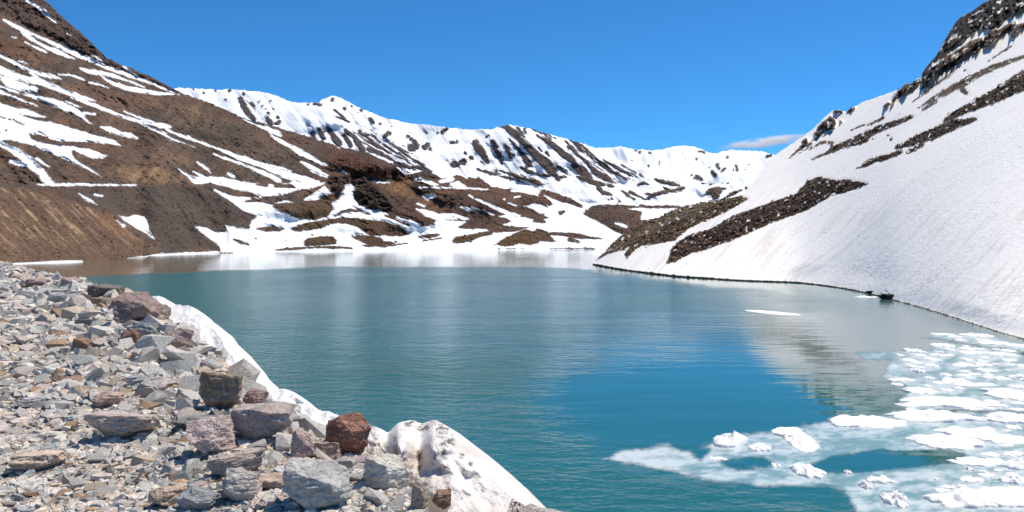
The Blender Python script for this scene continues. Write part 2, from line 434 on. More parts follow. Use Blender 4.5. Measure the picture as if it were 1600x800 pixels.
def A_paint(PX, PY):
    s = union(PX, PY, A_snow_strokes, A_snow_polys)
    r = union(PX, PY, A_rock_strokes, A_rock_polys)
    n = edge_noise(PX, PY, 1.4, 4.5, 1.9, 1.5, 8.5, .885, .465)
    s = np.minimum(s + 0.1, -r)
    s = np.maximum(s, union(PX, PY, A_snow_top) + 0.5)
    ice = union(PX, PY, [[(0,414,.8),(20,412.2,1.2),(60,410.8,2.0),(100,409,2.2),(128,408.4,1.6)], [(200,403,.5),(250,397.6,1.6),(330,395,1.6)]])
    s = np.maximum(s + n * np.clip(0.45 + np.abs(s) * 0.25, 0, 1.2), ice)
    snow = sstep(-0.55, 0.55, s)
    exec_data['A_s'] = s
    # albedo of the ground
    base = np.array((0.118, 0.086, 0.066))
    t = np.broadcast_to(base, PX.shape + (3,)).copy()
    f1 = fbm(PX / 60, PY / 30, 4.4, 4); f2 = fbm((PX + PY) / 12, (PY - PX * .5) / 40, 2.2, 4)
    t = mix(t, np.array((0.092, 0.073, 0.060)), sstep(-0.1, 0.6, f1))
    t = mix(t, np.array((0.155, 0.100, 0.070)), sstep(0.0, 0.7, -f1) * 0.8)
    t = t * (1 + 0.22 * f2)[..., None]
    def area(polys=(), strokes=(), soft=8.0):
        v = union(PX, PY, strokes, polys) + 4 * f1 + 3 * f2
        return sstep(-soft, soft, v)
    crag = area([[(-60, -60), (0, -60), (75, 0), (150, 73), (190, 100), (240, 122), (275, 142), (240, 128), (190, 108), (150, 94), (110, 72), (70, 50), (30, 32), (0, 20), (-60, 0)]], soft=5)
    t = mix(t, np.array((0.085, 0.062, 0.052)), crag * 0.9)
    red = area([], [[(0, 82, 5), (40, 86, 6), (82, 92, 5)], [(168, 152, 5), (212, 158, 5)], [(0, 66, 8), (50, 72, 6)]], 6)
    t = mix(t, np.array((0.155, 0.085, 0.058)), red * 0.7)
    ochre = area([], [[(270, 168, 5), (305, 176, 8), (300, 186, 6)], [(290, 250, 8), (270, 245, 6)]], 7)
    t = mix(t, np.array((0.21, 0.140, 0.090)), ochre * 0.7)
    tan = area([], [[(182, 262, 5), (206, 274, 11), (240, 272, 14), (280, 280, 6)]], 6)
    t = mix(t, np.array((0.30, 0.20, 0.115)), tan * (0.55 + 0.5 * np.clip(f2, -.5, .9)))
    dk = area([], [[(300, 205, 3), (320, 212, 5), (342, 220, 3)]], 5)
    t = mix(t, np.array((0.05, 0.042, 0.034)), dk * 0.8)
    bank = area([[(-80, 300), (0, 295), (60, 300), (100, 312), (140, 326), (175, 338), (195, 355), (215, 372), (240, 385), (245, 398), (120, 412), (-80, 424)]], soft=4)
    t = mix(t, np.array((0.140, 0.094, 0.066)), bank)
    st = (fbm((PX - PY * 1.0) / 7.0, (PY + PX) / 90.0, 6.6, 4) + 0.5 * fbm((PX - PY) / 3.0, (PY + PX) / 40., 1.2, 3))
    t = mix(t, np.array((0.36, 0.27, 0.175)), bank * sstep(0.05, 0.6, st) * sstep(405, 350, PY))
    t = mix(t, np.array((0.20, 0.115, 0.065)), area([[(138, 332), (168, 330), (200, 350), (205, 372), (175, 366), (150, 350)]]) * 0.6)
    rub = area([[(60, 292), (215, 292), (215, 336), (180, 336), (140, 322), (100, 306)], [(215, 292), (330, 288), (400, 336), (390, 356), (340, 362), (303, 352), (342, 388), (250, 397), (238, 375), (230, 338), (215, 330)]], soft=4)
    t = mix(t, np.array((0.092, 0.076, 0.065)), rub * 0.9)
    redc = area([[(505, 250), (540, 238), (580, 250), (620, 268), (640, 275), (620, 280), (590, 272), (560, 272), (520, 264)]], soft=6)
    t = mix(t, np.array((0.130, 0.068, 0.047)), redc)
    slope = area([[(585, 284), (640, 282), (700, 300), (690, 320), (655, 318), (610, 300)]], soft=6)
    t = mix(t, np.array((0.26, 0.165, 0.09)), slope * (0.6 + 0.5 * np.clip(f2, -.6, .8)))
    dkc = area([[(508, 282), (520, 271), (560, 271), (600, 300), (612, 320), (590, 326), (565, 318), (553, 300), (555, 288), (530, 300)], [(645, 285), (665, 282), (680, 300), (720, 305), (710, 318), (690, 316), (660, 300)], [(560, 244), (622, 262), (645, 270), (690, 276), (660, 282), (620, 272)]], soft=4)
    t = mix(t, np.array((0.088, 0.068, 0.050)), dkc)
    wine = area([[(640, 345), (685, 348), (680, 356), (640, 352)], [(720, 305), (790, 320), (830, 338), (790, 336), (740, 322)], [(640, 330), (690, 348), (650, 350)]], soft=5)
    t = mix(t, np.array((0.125, 0.070, 0.052)), wine * 0.8)
    isl = sstep(-2, 3, union(PX, PY, [], A_rock_polys[3:8] + [A_rock_polys[0]]))
    t = mix(t, np.array((0.115, 0.080, 0.048)), isl * 0.8)
    knoll = sstep(-2, 2, union(PX, PY, [], [A_rock_polys[7], A_rock_polys[8]]))
    t = mix(t, np.array((0.115, 0.084, 0.042)), knoll * 0.8)
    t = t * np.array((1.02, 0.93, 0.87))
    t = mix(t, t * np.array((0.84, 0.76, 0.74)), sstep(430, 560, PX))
    exec_data['A_crag'] = np.maximum(np.maximum(crag, dkc), np.maximum(redc, red * .5))
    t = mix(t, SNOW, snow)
    return snow, t

_Aface = plane_depth((0.8 * math.sin(R(31)), -0.6 * math.sin(R(31)), math.cos(R(31))), (-215, 483, 0))
_Amor = plane_depth((0.42 * math.sin(R(10.5)), -0.907 * math.sin(R(10.5)), math.cos(R(10.5))), (0, 692, 0))
_Abank = plane_depth((0.995 * math.sin(R(37)), -0.10 * math.sin(R(37)), math.cos(R(37))), (-200, 330, 0))
_Arub = plane_depth((0.55 * math.sin(R(30)), -0.83 * math.sin(R(30)), math.cos(R(30))), (-200, 500, 0))

def bulge(PX, PY, cx, cy, rx, ry, amp, p=1.0):
    q = ((PX - cx) / rx) ** 2 + ((PY - cy) / ry) ** 2
    return -amp * np.exp(-q * p)

def A_depth(PX, PY):
    d = smin(_Aface(PX, PY), _Amor(PX, PY), 70)
    lip = 3.0 * np.maximum(0, 291 - PY)
    db = _Abank(PX, PY) + lip * 14
    d = smin(d, db + 2.2 * np.maximum(0, PX - 222 - 1.15 * np.clip(PY - 372, -70, 0)) ** 1.25, 26)
    dr = _Arub(PX, PY) + 40 * np.maximum(0, 291 - PY) + 2.5 * np.maximum(0, PX - 360)
    d = smin(d, dr, 26)
    # hummocks of the moraine
    foot = np.clip((smooth_pts(A_BOT, PX[0])[None, :] - PY) / 14.0, 0, 1)
    for a in [(470, 325, 60, 18, 26), (545, 280, 60, 24, 26), (595, 310, 50, 28, 24), (560, 352, 90, 15, 14), (500, 375, 35, 10, 7), (585, 376, 45, 11, 7), (820, 368, 55, 14, 22),
              (735, 369, 40, 11, 16), (960, 342, 70, 28, 90), (740, 312, 80, 24, 60), (660, 345, 60, 18, 30), (600, 258, 60, 16, 60), (700, 285, 60, 12, 40), (870, 310, 50, 14, 40), (480, 298, 60, 10, 15)]:
        d = d + bulge(PX, PY, *a) * foot
    return d

def A_relief(W, PX, PY, snow):
    x, y, z = W[..., 0], W[..., 1], W[..., 2]
    crag = exec_data['A_crag']
    s = exec_data['A_s']
    # gullies follow the fall line (down and to the right of the face)
    a = (x * 0.6 + y * 0.8)
    g = fbm(a / 26, z / 150, (x - y) / 400, 5, 0.55) * 5
    m = fbm(x / 9, y / 9, z / 9, 4, 0.6) * 1.6
    c = ridged(PX / 20, PY / 16, 1.5, 6, 0.66) * 6
    soft = 1 - 0.75 * sstep(0, 4, s)
    d = (g + m) * soft + -c * crag * soft
    d = d + fbm(x / 90, y / 90, z / 60, 3) * 7
    bench = sstep(289, 292, PY) * sstep(430, 380, PX)
    d = d * (1 - 0.25 * bench)
    return d - 0.22 * np.clip(s, -1, 3)

M_left = terrain_material("hillside_earth", 1.1, 1.0)
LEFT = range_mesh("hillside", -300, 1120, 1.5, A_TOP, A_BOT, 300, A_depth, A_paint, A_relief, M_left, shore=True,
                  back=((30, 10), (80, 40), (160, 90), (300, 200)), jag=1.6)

# ------------------------------------------------------------------ the snowy range behind
B_TOP = [(120, 150), (200, 146), (260, 140), (280, 137.5), (310, 138.5), (345, 140), (358, 139), (366, 141), (381, 141), (400, 143), (420, 146), (440, 153), (457, 160), (475, 160.5), (497, 160), (508, 154), (518, 150),
         (527, 150), (536, 155), (548, 162), (570, 172), (600, 184), (640, 192.5), (680, 197), (720, 201.5), (764, 203), (780, 198.5), (792, 195.5), (806, 196.5), (825, 200), (840, 204.5),
         (866, 211), (885, 217), (905, 222), (915, 226), (935, 234), (955, 246), (980, 256), (1010, 268), (1050, 280), (1100, 286), (1180, 292), (1280, 300)]
B_BOT = [(120, 230), (280, 230), (420, 250), (560, 285), (640, 318), (760, 330), (860, 340), (930, 352), (1280, 362)]
B_rock = [
 [(782,198,2.5),(792,199,4.5),(804,208,6),(816,220,5.5),(828,232,6),(840,244,7),(852,254,8),(864,266,8),(870,274,3)],
 [(796,216,.8),(806,228,1.8),(816,240,3.6),(826,254,5.5),(832,260,1.8)], [(789,224,1.8),(793,234,3.6),(798,246,2.8)], [(803,242,1.8)], [(808,198,1.6),(814,206,2.2),(820,214,1.5)], [(820,201,1.4),(822,208,1.2)],
 [(770,221,3.6),(778,228,1.8)], [(771,229,2.8),(778,240,4.6),(785,253,2.6)], [(744,223,5.5),(750,233,6.5),(756,242,5.5),(762,252,3.6)],
 [(728,238,2.8)], [(725,252,5),(720,254,4)], [(737,246,3.6)], [(710,256,5.5),(716,257,3)], [(664,230,4.6),(669,225,3)], [(644,230,6.5),(650,228,6),(648,221,4)], [(643,217,2.8)],
 [(706,222,2.6),(714,222,2.6)], [(692,206,3),(698,201,3)], [(666,206,2)], [(684,208,1.5)], [(760,214,1.6),(764,211,1)], [(672,233,2)], [(752,252,1),(758,257,1.2)],
 [(840,211,1.8),(852,218,3.6),(866,228,4.6),(880,240,5.2),(892,250,4)], [(860,224,3),(876,236,3),(892,244,3),(898,258,5.5),(910,268,7),(922,278,4.5)],
 [(832,201,1.7),(850,209,1.8),(860,218,1)], [(845,205,1.2),(868,216,1)], [(900,222,4.4),(908,234,2.6),(920,242,1.8),(936,254,1.8),(952,266,2.2),(964,272,2.2),(982,280,.8)],
 [(890,230,3.6),(906,244,2.6),(920,256,2.6),(930,268,5.5),(944,278,4.4),(956,284,2)], [(908,226,1.8),(930,246,1.4),(948,258,1.8),(960,270,.9)],
 [(956,256,1.8),(968,264,2.2),(984,275,.9)], [(972,258,1.4),(984,264,1.4),(994,270,.9)], [(1000,272,1.4),(1006,277,.9)], [(928,262,1),(944,272,1),(960,280,1)], [(915,236,1),(930,250,1.2)],
 [(902,276,1.8),(916,280,4.2),(930,286,4.2),(944,288,2.6)], [(952,289,2.6),(958,291,1.5)], [(936,294,3.6),(942,300,3.4),(956,304,1.8)], [(972,298,1.8),(980,304,3.4),(992,311,.9)], [(984,300,2.6),(1006,310,.9)],
 [(968,314,1.8)], [(956,310.6,1.3)], [(998,288,1.8),(1006,285,2.3),(1014,288,1)], [(1026,281,1),(1038,283,2.6),(1050,287,3.4),(1061,289,1)], [(1040,294,1.8),(1046,296,1)],
 [(1008,312,.6),(1020,304,2.6),(1036,300,2.3),(1052,298,2.3),(1068,293,1.3)], [(1009,303,1),(1022,303,1.5)], [(1060,299,.7),(1068,294,1.5)], [(846,274,2.8),(860,274,1.8)], [(872,278,4.4),(882,276,1.5)],
 [(872,258,1.8),(882,266,2.8),(892,274,1)], [(842,230,1.8),(846,236,1)], [(854,238,2.6),(858,242,1.5)], [(815,273,1),(822,276,.8)],
 [(746,264,1),(760,268,2.6),(776,273,1.4)], [(782,266,1),(800,272,1.8),(816,278,2.8),(840,286,3.4),(848,288,1)], [(780,274,1),(792,277,2.3),(804,279,1)], [(814,261,1.8),(826,268,2.8),(850,273,1)], [(776,267,2)], [(748,280,3),(754,283,2)],
 [(376,154,3.6),(382,166,5.2),(388,176,5.2),(397,186,3.4)], [(381,146,2.3)], [(394,162,2.8),(400,172,1.8)], [(423,158,1.8)], [(416,170,1.8)], [(420,176,2.3)], [(434,183,2.8)], [(416,182,2.6),(424,192,4.4)], [(436,191,3.4),(430,193,2)],
 [(359,142,1.3)], [(353,155,1.3)], [(318,146,.9)], [(337,142,.9)], [(303,139.5,1)], [(411,165,1)], [(406,158,1)], [(428,170,1.2)],
 [(488,207,2.6),(492,216,3)], [(499,202,3.6),(506,216,3.6)], [(512,200,3.6),(520,210,4.6),(530,224,5.4)], [(538,210,2.7),(548,226,3.6)], [(540,203,2.7),(552,212,3.6),(560,224,4.6),(568,236,3.8)],
 [(562,206,4.4),(572,212,2.8),(586,224,2.3),(598,232,1.4),(620,244,1.4),(650,254,.9)], [(580,208,.9),(596,222,1.7),(612,234,1.7),(636,248,1.3)], [(604,218,1.3),(628,236,1.7),(652,252,.9)],
 [(576,232,2.8),(596,240,3.6),(612,248,2.8)], [(620,256,4.4),(632,258,3.4),(640,262,2)], [(608,208,4.4),(601,213,2.8)], [(638,213,3.4)], [(586,214,1),(600,226,1.2),(618,238,1)], [(646,260,2),(664,264,3.5),(674,268,1.5)], [(636,244,1),(650,250,1.5),(662,258,2.5)],
 [(579,186,3.4),(584,191,2)], [(594,193,1.8)], [(520,155.6,3.2)], [(539,169,2.6)], [(524,172,1.8),(539,186,1.8)], [(565,172,2.8)], [(482,163,1.8)], [(492,162,2),(502,164,1.5)], [(550,165,1.4)], [(479,195,1.4),(485,196,1.2)], [(527,182,1.2),(545,190,1.2)], [(560,176,1.2)],
 [(1098,306,1),(1110,299,5),(1122,297,6),(1118,305,6)], [(1098,286,1.5),(1112,281,4.4),(1128,276,1.8)], [(1110,287,1.5),(1140,281,1)], [(1132,309,1),(1148,301,2.2),(1160,296,1.4)], [(1166,293,1.5)], [(1120,293,1.5),(1132,295,1.2)],
]
def B_paint(PX, PY):
    r = union(PX, PY, B_rock)
    ac, al = PX * .53 - PY * .85, PX * .85 + PY * .53
    sk = fbm(ac / 3.2, al / 46.0, 3.7, 3, .6) - 0.42
    reg = np.maximum(poly_val(PX, PY, [(545, 200), (580, 202), (640, 236), (668, 262), (640, 268), (590, 250), (560, 232)]), poly_val(PX, PY, [(880, 214), (912, 224), (955, 252), (1000, 276), (960, 288), (915, 276), (888, 246)]))
    reg = np.maximum(reg, poly_val(PX, PY, [(740, 262), (800, 266), (858, 284), (860, 292), (800, 282)]) - 2)
    r = np.maximum(r, np.minimum(sk * 6.0, reg * .5))
    n = edge_noise(PX, PY, 2.0, 6.0, 1.9, 1.8, 4.5, .78, .62)
    s = -(r + n * np.clip(0.4 + np.abs(r) * .3, 0, 1.3))
    sp = fbm(PX / 5., PY / 4., 9.9, 3) + 0.6 * fbm(PX / 60., PY / 40., 2.9, 3)
    s = np.minimum(s, (1.25 - sp) * 6)
    snow = sstep(-0.6, 0.6, s)
    t = np.broadcast_to(np.array((0.088, 0.066, 0.062)), PX.shape + (3,)).copy()
    brown = sstep(262, 290, PY) * sstep(640, 800, PX)
    t = mix(t, np.array((0.105, 0.074, 0.052)), brown)
    t = t * (1 + 0.25 * fbm(PX / 9, PY / 9, 1, 3))[..., None]
    exec_data['B_s'] = s
    return snow, mix(t, SNOW, snow)
_Bp = plane_depth((0.05, -math.sin(R(25)), math.cos(R(25))), (0, 1400, 70))
def B_depth(PX, PY):
    d = _Bp(PX, PY)
    d = np.minimum(d, 4200)
    for a in [(520, 175, 80, 40, 90), (800, 215, 80, 40, 90), (900, 250, 60, 30, 60)]:
        d = d + bulge(PX, PY, *a)
    return d + 0
def B_relief(W, PX, PY, snow):
    x, y, z = W[..., 0], W[..., 1], W[..., 2]
    q = PX - (PY - 250) * 0.75
    d = fbm(q / 26.0, PY / 130.0, 3.3, 4, 0.45) * 26
    d = d + fbm(PX / 90, PY / 50, 5.5, 3) * 70
    d = d + fbm(x / 40, y / 40, z / 40, 4, .6) * 3
    r = np.clip(-exec_data['B_s'], -1, 4)
    return d * sstep(345, 300, PY) * 0.5 + r * 0.5 - ridged(x / 60, y / 60, z / 60, 4) * 5 * np.clip(r, 0, 1)
M_range = terrain_material("range_rock_and_snow", 5.0, 5.0, 0.2)
range_mesh("mountain", 120, 1280, 1.5, B_TOP, B_BOT, 150, B_depth, B_paint, B_relief, M_range, back=((60, 10), (200, 80), (500, 300), (800, 700)), jag=1.3)

# ------------------------------------------------------------------ farthest snow peaks
C_TOP = [(780, 262), (860, 250), (900, 240), (930, 232), (950, 230.5), (968, 229), (985, 232), (1000, 234), (1020, 234.5), (1038, 233), (1052, 229), (1068, 227.5), (1082, 229), (1095, 233), (1110, 239), (1120, 240), (1130, 236.5),
         (1140, 234), (1160, 235.5), (1190, 236), (1198, 238), (1206, 241), (1230, 243), (1300, 240), (1400, 246)]
C_BOT = [(780, 310), (1400, 320)]
C_rock = [[(993,235,2)], [(1000,238,2),(1001,240,1)], [(1016,239,2)], [(1030,252,1.2),(1030,256,1)], [(988,251,1)], [(1014,259,1.4)], [(948,244,1)], [(930,238,1.5)], [(1095,236,1.5),(1101,238,1.2)], [(1088,249,1.5)],
 [(1121,258,3),(1124,264,2)], [(1113,268,2.6),(1118,274,3)], [(1084,279,1),(1090,277,4),(1096,280,3)], [(1128,268,2),(1133,263,1.2)], [(1136,246,1.5)], [(1150,259,1.6),(1152,267,1.6)], [(1146,265,1)], [(1081,273,1.6)], [(1199,244,3),(1205,242,2)], [(1092,236.5,1.2)], [(1164,265,1)], [(1155,251,1)], [(1170,258,1)], [(1108,262,1)]]
def C_paint(PX, PY):
    r = union(PX, PY, C_rock)
    s = -(r + edge_noise(PX, PY, 1.4, 5, 1.2, 2.6) * .9)
    sp = fbm(PX / 4., PY / 4., 5.9, 3) + 0.5 * fbm(PX / 50., PY / 30., 2.9, 3)
    s = np.minimum(s, (1.3 - sp) * 6)
    snow = sstep(-0.6, 0.6, s)
    exec_data['C_s'] = s
    t = np.broadcast_to(np.array((0.085, 0.072, 0.075)), PX.shape + (3,)).copy()
    return snow, mix(t, SNOW, snow)
_Cp = plane_depth((0.06, -math.sin(R(27)), math.cos(R(27))), (300, 3300, 220))
def C_depth(PX, PY): return np.minimum(_Cp(PX, PY), 7000)
def C_relief(W, PX, PY, snow):
    q = PX - (PY - 250) * 0.3
    d = fbm(q / 22.0, PY / 60.0, 1.3, 2, 0.4) * 40 + fbm(PX / 80, PY / 50, 5.5, 2) * 90
    return d + np.clip(-exec_data['C_s'], -1, 3) * 4
M_far = terrain_material("far_rock_and_snow", 12.0, 10.0, 0.2)
range_mesh("mountain", 780, 1400, 1.5, C_TOP, C_BOT, 70, C_depth, C_paint, C_relief, M_far, back=((200, 50), (600, 400), (1000, 1200)), jag=1.2)

# ------------------------------------------------------------------ right-hand snow slope
D_TOP = [(926, 411), (936, 402), (945, 394), (955, 383), (965, 373), (985, 361), (1010, 349), (1035, 337), (1060, 325), (1085, 319), (1110, 315), (1160, 305), (1180, 280), (1200, 250), (1215, 239), (1235, 226), (1255, 213), (1262, 207), (1272, 200),
         (1284, 187), (1292, 180), (1300, 173), (1312, 172), (1322, 174), (1330, 168), (1338, 165), (1350, 159), (1370, 152), (1390, 145), (1408, 138), (1413, 132), (1417, 130), (1423, 131), (1430, 125), (1438, 122), (1441, 114), (1450, 101), (1462, 88), (1468, 78),
         (1475, 65), (1484, 50), (1492, 37), (1498, 28), (1506, 24), (1520, 17), (1535, 5), (1545, 0), (1600, -34), (1700, -80), (1850, -150)]
D_BOT = [(926, 413), (940, 416.5), (970, 422), (1000, 426), (1060, 433), (1110, 436), (1150, 439), (1200, 440.5), (1250, 442), (1265, 444), (1300, 448), (1340, 455), (1375, 463), (1402, 471), (1430, 478), (1470, 490), (1520, 506), (1560, 519), (1600, 530), (1700, 560), (1850, 605)]
T_tan = [(930,409),(945,393),(965,371),(1010,347),(1060,324),(1110,313),(1160,306),(1170,311),(1130,334),(1100,346),(1075,358),(1055,376),(1030,380),(1000,386),(988,394),(980,405),(975,398),(984,386),(965,393),(948,398)]
T_dark = [(1040,413),(1047,398),(1052,384),(1075,368),(1110,358),(1150,335),(1200,318),(1245,302),(1262,284),(1278,275),(1300,281),(1330,281),(1357,287),(1345,294),(1300,306),(1262,328),(1215,345),(1180,360),(1140,377),(1100,391),(1080,396),(1055,409)]
T_bands = [
 [(1268,249,.8),(1290,240,2),(1300,234,4.4),(1330,222,6),(1370,203,5.5),(1410,188,4.2),(1425,182,3)], [(1330,227,2.3),(1355,219,2.6)], [(1282,244,1),(1296,240,1)],
 [(1342,262,1),(1358,255,3.4),(1372,249,5),(1390,244,4),(1410,237,2.5)], [(1402,230,3.4),(1425,222,6.5),(1460,208,8.5),(1490,195,8.5),(1524,186,2.6)], [(1418,238,3),(1440,226,4)],
 [(1476,188,2.8),(1510,170,6.5),(1550,152,10),(1600,128,13),(1700,78,16),(1850,10,16)], [(1388,212,1.6)], [(1393,217,2.8)], [(1364,217,1.5)],
]
D_soil = [
 [(1436,168,.8),(1460,153,3.5),(1488,138,5.2),(1512,126,6),(1536,112,4.6),(1560,102,4.2),(1600,88,3.2),(1700,58,3),(1850,10,3)], [(1500,136,5),(1510,145,3)], [(1440,172,.6),(1462,158,3)], [(1562,136,3),(1600,112,4),(1700,75,5)],
 [(1425,160,.7),(1455,137,1.6),(1495,107,1.2)], [(1235,246,.5),(1252,230,2.1),(1268,225,1.6)], [(1265,234,.8),(1283,223,2.4),(1300,222,2.8),(1299,230,1.2)], [(1250,239,.6),(1270,228,1.2)], [(1330,203,.5),(1350,195,1.3)], [(1357,195,1),(1380,184,2.2)], [(1270,219,.6),(1300,207,.8)],
 [(1545,95,1),(1560,85,1.5),(1580,72,1.2)], [(1508,109,2)], [(1080,440,.1)],
]
D_cliff = [
 [(1440,136),(1440,114),(1450,100),(1462,86),(1475,63),(1490,38),(1500,26),(1520,15),(1545,-4),(1600,-40),(1850,-160),(1850,-100),(1700,-30),(1600,12),(1580,24),(1560,38),(1548,46),(1530,46),(1522,52),(1505,62),(1494,70),(1480,82),(1483,92),(1474,106),(1460,120),(1447,132)],
 [(1275,205),(1284,190),(1298,181),(1307,190),(1304,199),(1294,203),(1286,199)],
]
D_cliff_s = [
 [(1478,97,7),(1500,83,8),(1520,70,7),(1542,60,5),(1555,48,5)], [(1540,70,4),(1552,58,6),(1570,44,4),(1585,36,2.4)], [(1482,104,2.5)], [(1522,84,2.5),(1530,76,2)], [(1580,55,2),(1590,44,3.4),(1600,38,3)],
 [(1396,158,2.4),(1400,150,3.6),(1408,142,5),(1416,138,5),(1426,132,4),(1436,126,3)], [(1384,166,3),(1389,161,2)], [(1305,174,2.6),(1314,174,2.4)], [(1327,174,3.2),(1333,168,2.6)], [(1276,209,3.6),(1283,206,2)], [(1257,221,3.2),(1260,218,2)], [(1314,189,1.6)],
]
def D_paint(PX, PY):
    tal = union(PX, PY, T_bands, [T_tan, T_dark])
    soil = union(PX, PY, D_soil)
    cl = union(PX, PY, D_cliff_s, D_cliff)
    bt = smooth_pts(D_BOT, PX[0])[None, :]
    edge = 2.3 * np.clip((1700 - PX) / 500, 0.55, 1.1) - (bt - PY) + 0.9 * fbm(PX / 6, PY * 0, 2.0, 3)
    n = edge_noise(PX, PY, 2.2, 8, 1.9, 2.4, 2.6, .84, -.54)
    r = np.maximum(np.maximum(tal, soil), cl)
    fleck = fbm((PX * .84 - PY * .54) / 9, (PX * .54 + PY * .84) / 4, 6.1, 4)
    fl = np.clip(6.5 * (fleck - 0.50), -3, 2.5) * np.clip(r / 2.0, 0, 1)
    clf = np.clip(7 * (fbm((PX * .6 + PY * .8) / 4.5, (PX * .8 - PY * .6) / 12, 4.4, 4, .6) - 0.52), -3, 2) * sstep(1.5, 4, cl)
    s = np.maximum(-(r + n * np.clip(.4 + np.abs(r) * .3, 0, 1.3)), np.where(cl > 0, np.where(clf > 0, clf, -9), np.where(fl > 0, fl, -9)))
    s = np.minimum(s, -edge)
    snow = sstep(-0.55, 0.55, s)
    t = np.broadcast_to(np.array((0.078, 0.052, 0.038)), PX.shape + (3,)).copy()
    f = fbm(PX / 14, PY / 10, 3.0, 4)
    t = mix(t, np.array((0.145, 0.10, 0.058)), sstep(-3, 3, poly_val(PX, PY, T_tan)))
    t = mix(t, np.array((0.115, 0.083, 0.056)), sstep(-2, 2, soil))
    t = mix(t, np.array((0.032, 0.025, 0.023)), sstep(-2, 2, poly_val(PX, PY, D_cliff[0])))
    t = mix(t, np.array((0.12, 0.08, 0.05)), sstep(-2, 3, union(PX, PY, D_cliff_s[:5])) * 0.8)
    t = mix(t, np.array((0.025, 0.024, 0.024)), sstep(-.5, .5, edge))
    t = t * (1 + 0.3 * f)[..., None]
    exec_data['D_s'] = s; exec_data['D_fl'] = fl; exec_data['D_cl'] = sstep(-2, 3, cl)
    # dust lying in faint runnels down the snow
    dust = fbm((PX * 0.75 + PY * 0.66) / 5.0, (PX * 0.66 - PY * 0.75) / 110.0, 4.0, 4)
    dust2 = fbm(PX / 90, PY / 60, 7.0, 3)
    dirt = sstep(0.05, 0.8, dust + 0.6 * dust2) * sstep(250, 380, PY) * 0.6
    sn = mix(np.broadcast_to(np.array((0.90, 0.855, 0.79)), t.shape), np.array((0.70, 0.64, 0.575)), np.clip(dirt + .12 * sstep(.1, .8, fbm(PX / 7, PY / 5, 3.3, 4)), 0, 1))
    return snow, mix(t, sn, snow)
_Dp = plane_depth((-0.545, -0.06, 0.84), (62, 140, 0))
def D_depth(PX, PY):
    d = _Dp(PX, PY)
    return np.minimum(d, 900)
def D_relief(W, PX, PY, snow):
    x, y, z = W[..., 0], W[..., 1], W[..., 2]
    s, cl = exec_data['D_s'], exec_data['D_cl']
    near = np.clip(W[..., 1] / 300.0, 0.25, 1.2)
    d = fbm(y / 60, z / 90, 2.0, 3) * 6 * near
    run = fbm((y + z * 0.3) / 4.0, z / 70, 3.0, 4) * 0.30
    cups = fbm(x / 1.6, y / 1.6, z / 1.6, 3) * 0.06
    rock = np.clip(-s, 0, 3) / 3
    d = d + run + cups + rock * fbm(x / 5, y / 5, z / 5, 4, .6) * 1.6
    c = ridged((PX + PY * 0.25) / 13, PY / 42, 2.2, 5, .6) * 8 + ridged(PX / 9, PY / 8, 5.0, 4, .6) * 2.5
    return d - cl * c - 0.25 * np.clip(s, -1, 2)
M_right = terrain_material("snow_slope", 0.55, 0.35, 0.22, 0.75)
RIGHT = range_mesh("snow_slope", 926, 1850, 1.5, D_TOP, D_BOT, 330, D_depth, D_paint, D_relief, M_right, shore=True, back=((12, 3), (40, 20), (100, 70), (200, 160)), jag=1.0)

# ------------------------------------------------------------------ ground far below and around everything
gm = NT("valley_ground")
gm.put(gm.b.inputs["Base Color"], gm.mixc(gm.noise(gm.coord(), 0.02), (0.12, 0.09, 0.065, 1), (0.2, 0.16, 0.12, 1)))
gm.b.inputs["Roughness"].default_value = 0.95
g = 9000.0
link("ground", new_mesh("ground", [(-g, -g, -6), (g, -g, -6), (g, g, -6), (-g, g, -6)], [(0, 1, 2, 3)], gm.m, False), kind="structure")

# ------------------------------------------------------------------ the lake
lpx = np.concatenate([np.linspace(-1600, -120, 60), np.arange(-110, 1720, 6.0), np.linspace(1730, 3200, 60)])
lpy = np.concatenate([[384.0], np.arange(387.0, 440, 1.0), np.arange(440, 560, 2.5), np.arange(560, 840, 5), np.geomspace(845, 6500, 40)])
LX, LY = np.meshgrid(lpx, lpy)
u, v = ray(LX, LY); LD = lake_depth(LY)
Wl = np.stack([u * LD, LD, np.zeros_like(LD)], -1)
wob = fbm(LX / 90, LY / 14, 3.3, 4)
far_edge = np.interp(LX, [-1600, 0, 130, 240, 360, 500, 700, 860, 925, 1000, 1060, 1120, 1200, 1300, 1400, 3200], [450, 440, 433, 428, 422, 418, 416.5, 417.5, 421, 432, 440, 447, 455, 464, 474, 474])
calm_far = sstep(-1.6, 1.6, far_edge - LY + 1.6 * wob)
calm_far = np.where(LX > 925, sstep(-7, 7, far_edge - LY + 6 * wob), calm_far)
calm_right = sstep(-150, 75, poly_val(LX, LY, [(1170, 540), (1200, 515), (1290, 497), (1400, 480), (1430, 478), (1600, 520), (2600, 700), (2600, 900), (1300, 740), (1080, 690), (960, 655), (900, 620), (960, 590), (1050, 566), (1120, 556)], far=-160, margin=160) + 14 * wob)
calm = np.clip(np.maximum(calm_far * np.where(LX > 925, 1.0, 0.80), calm_right), 0, 1)
sheen = sstep(-70, 40, poly_val(LX, LY, [(430, 470), (560, 432), (800, 424), (930, 440), (960, 470), (860, 520), (700, 545), (520, 520)], far=-120, margin=120) + 26 * wob)
calm = np.maximum(calm, 0.26 * sheen)
calm = np.maximum(calm, 0.25 * sstep(560, 700, LY))
snow_refl = sstep(-26, 22, poly_val(LX, LY, [(1190, 540), (1215, 508), (1300, 486), (1400, 476), (1440, 484), (1600, 535), (1600, 600), (1420, 600), (1330, 590), (1240, 570)], far=-60, margin=60) + 12 * wob) * .55  # pale grey body colour stands in for bright snow reflection on calm water
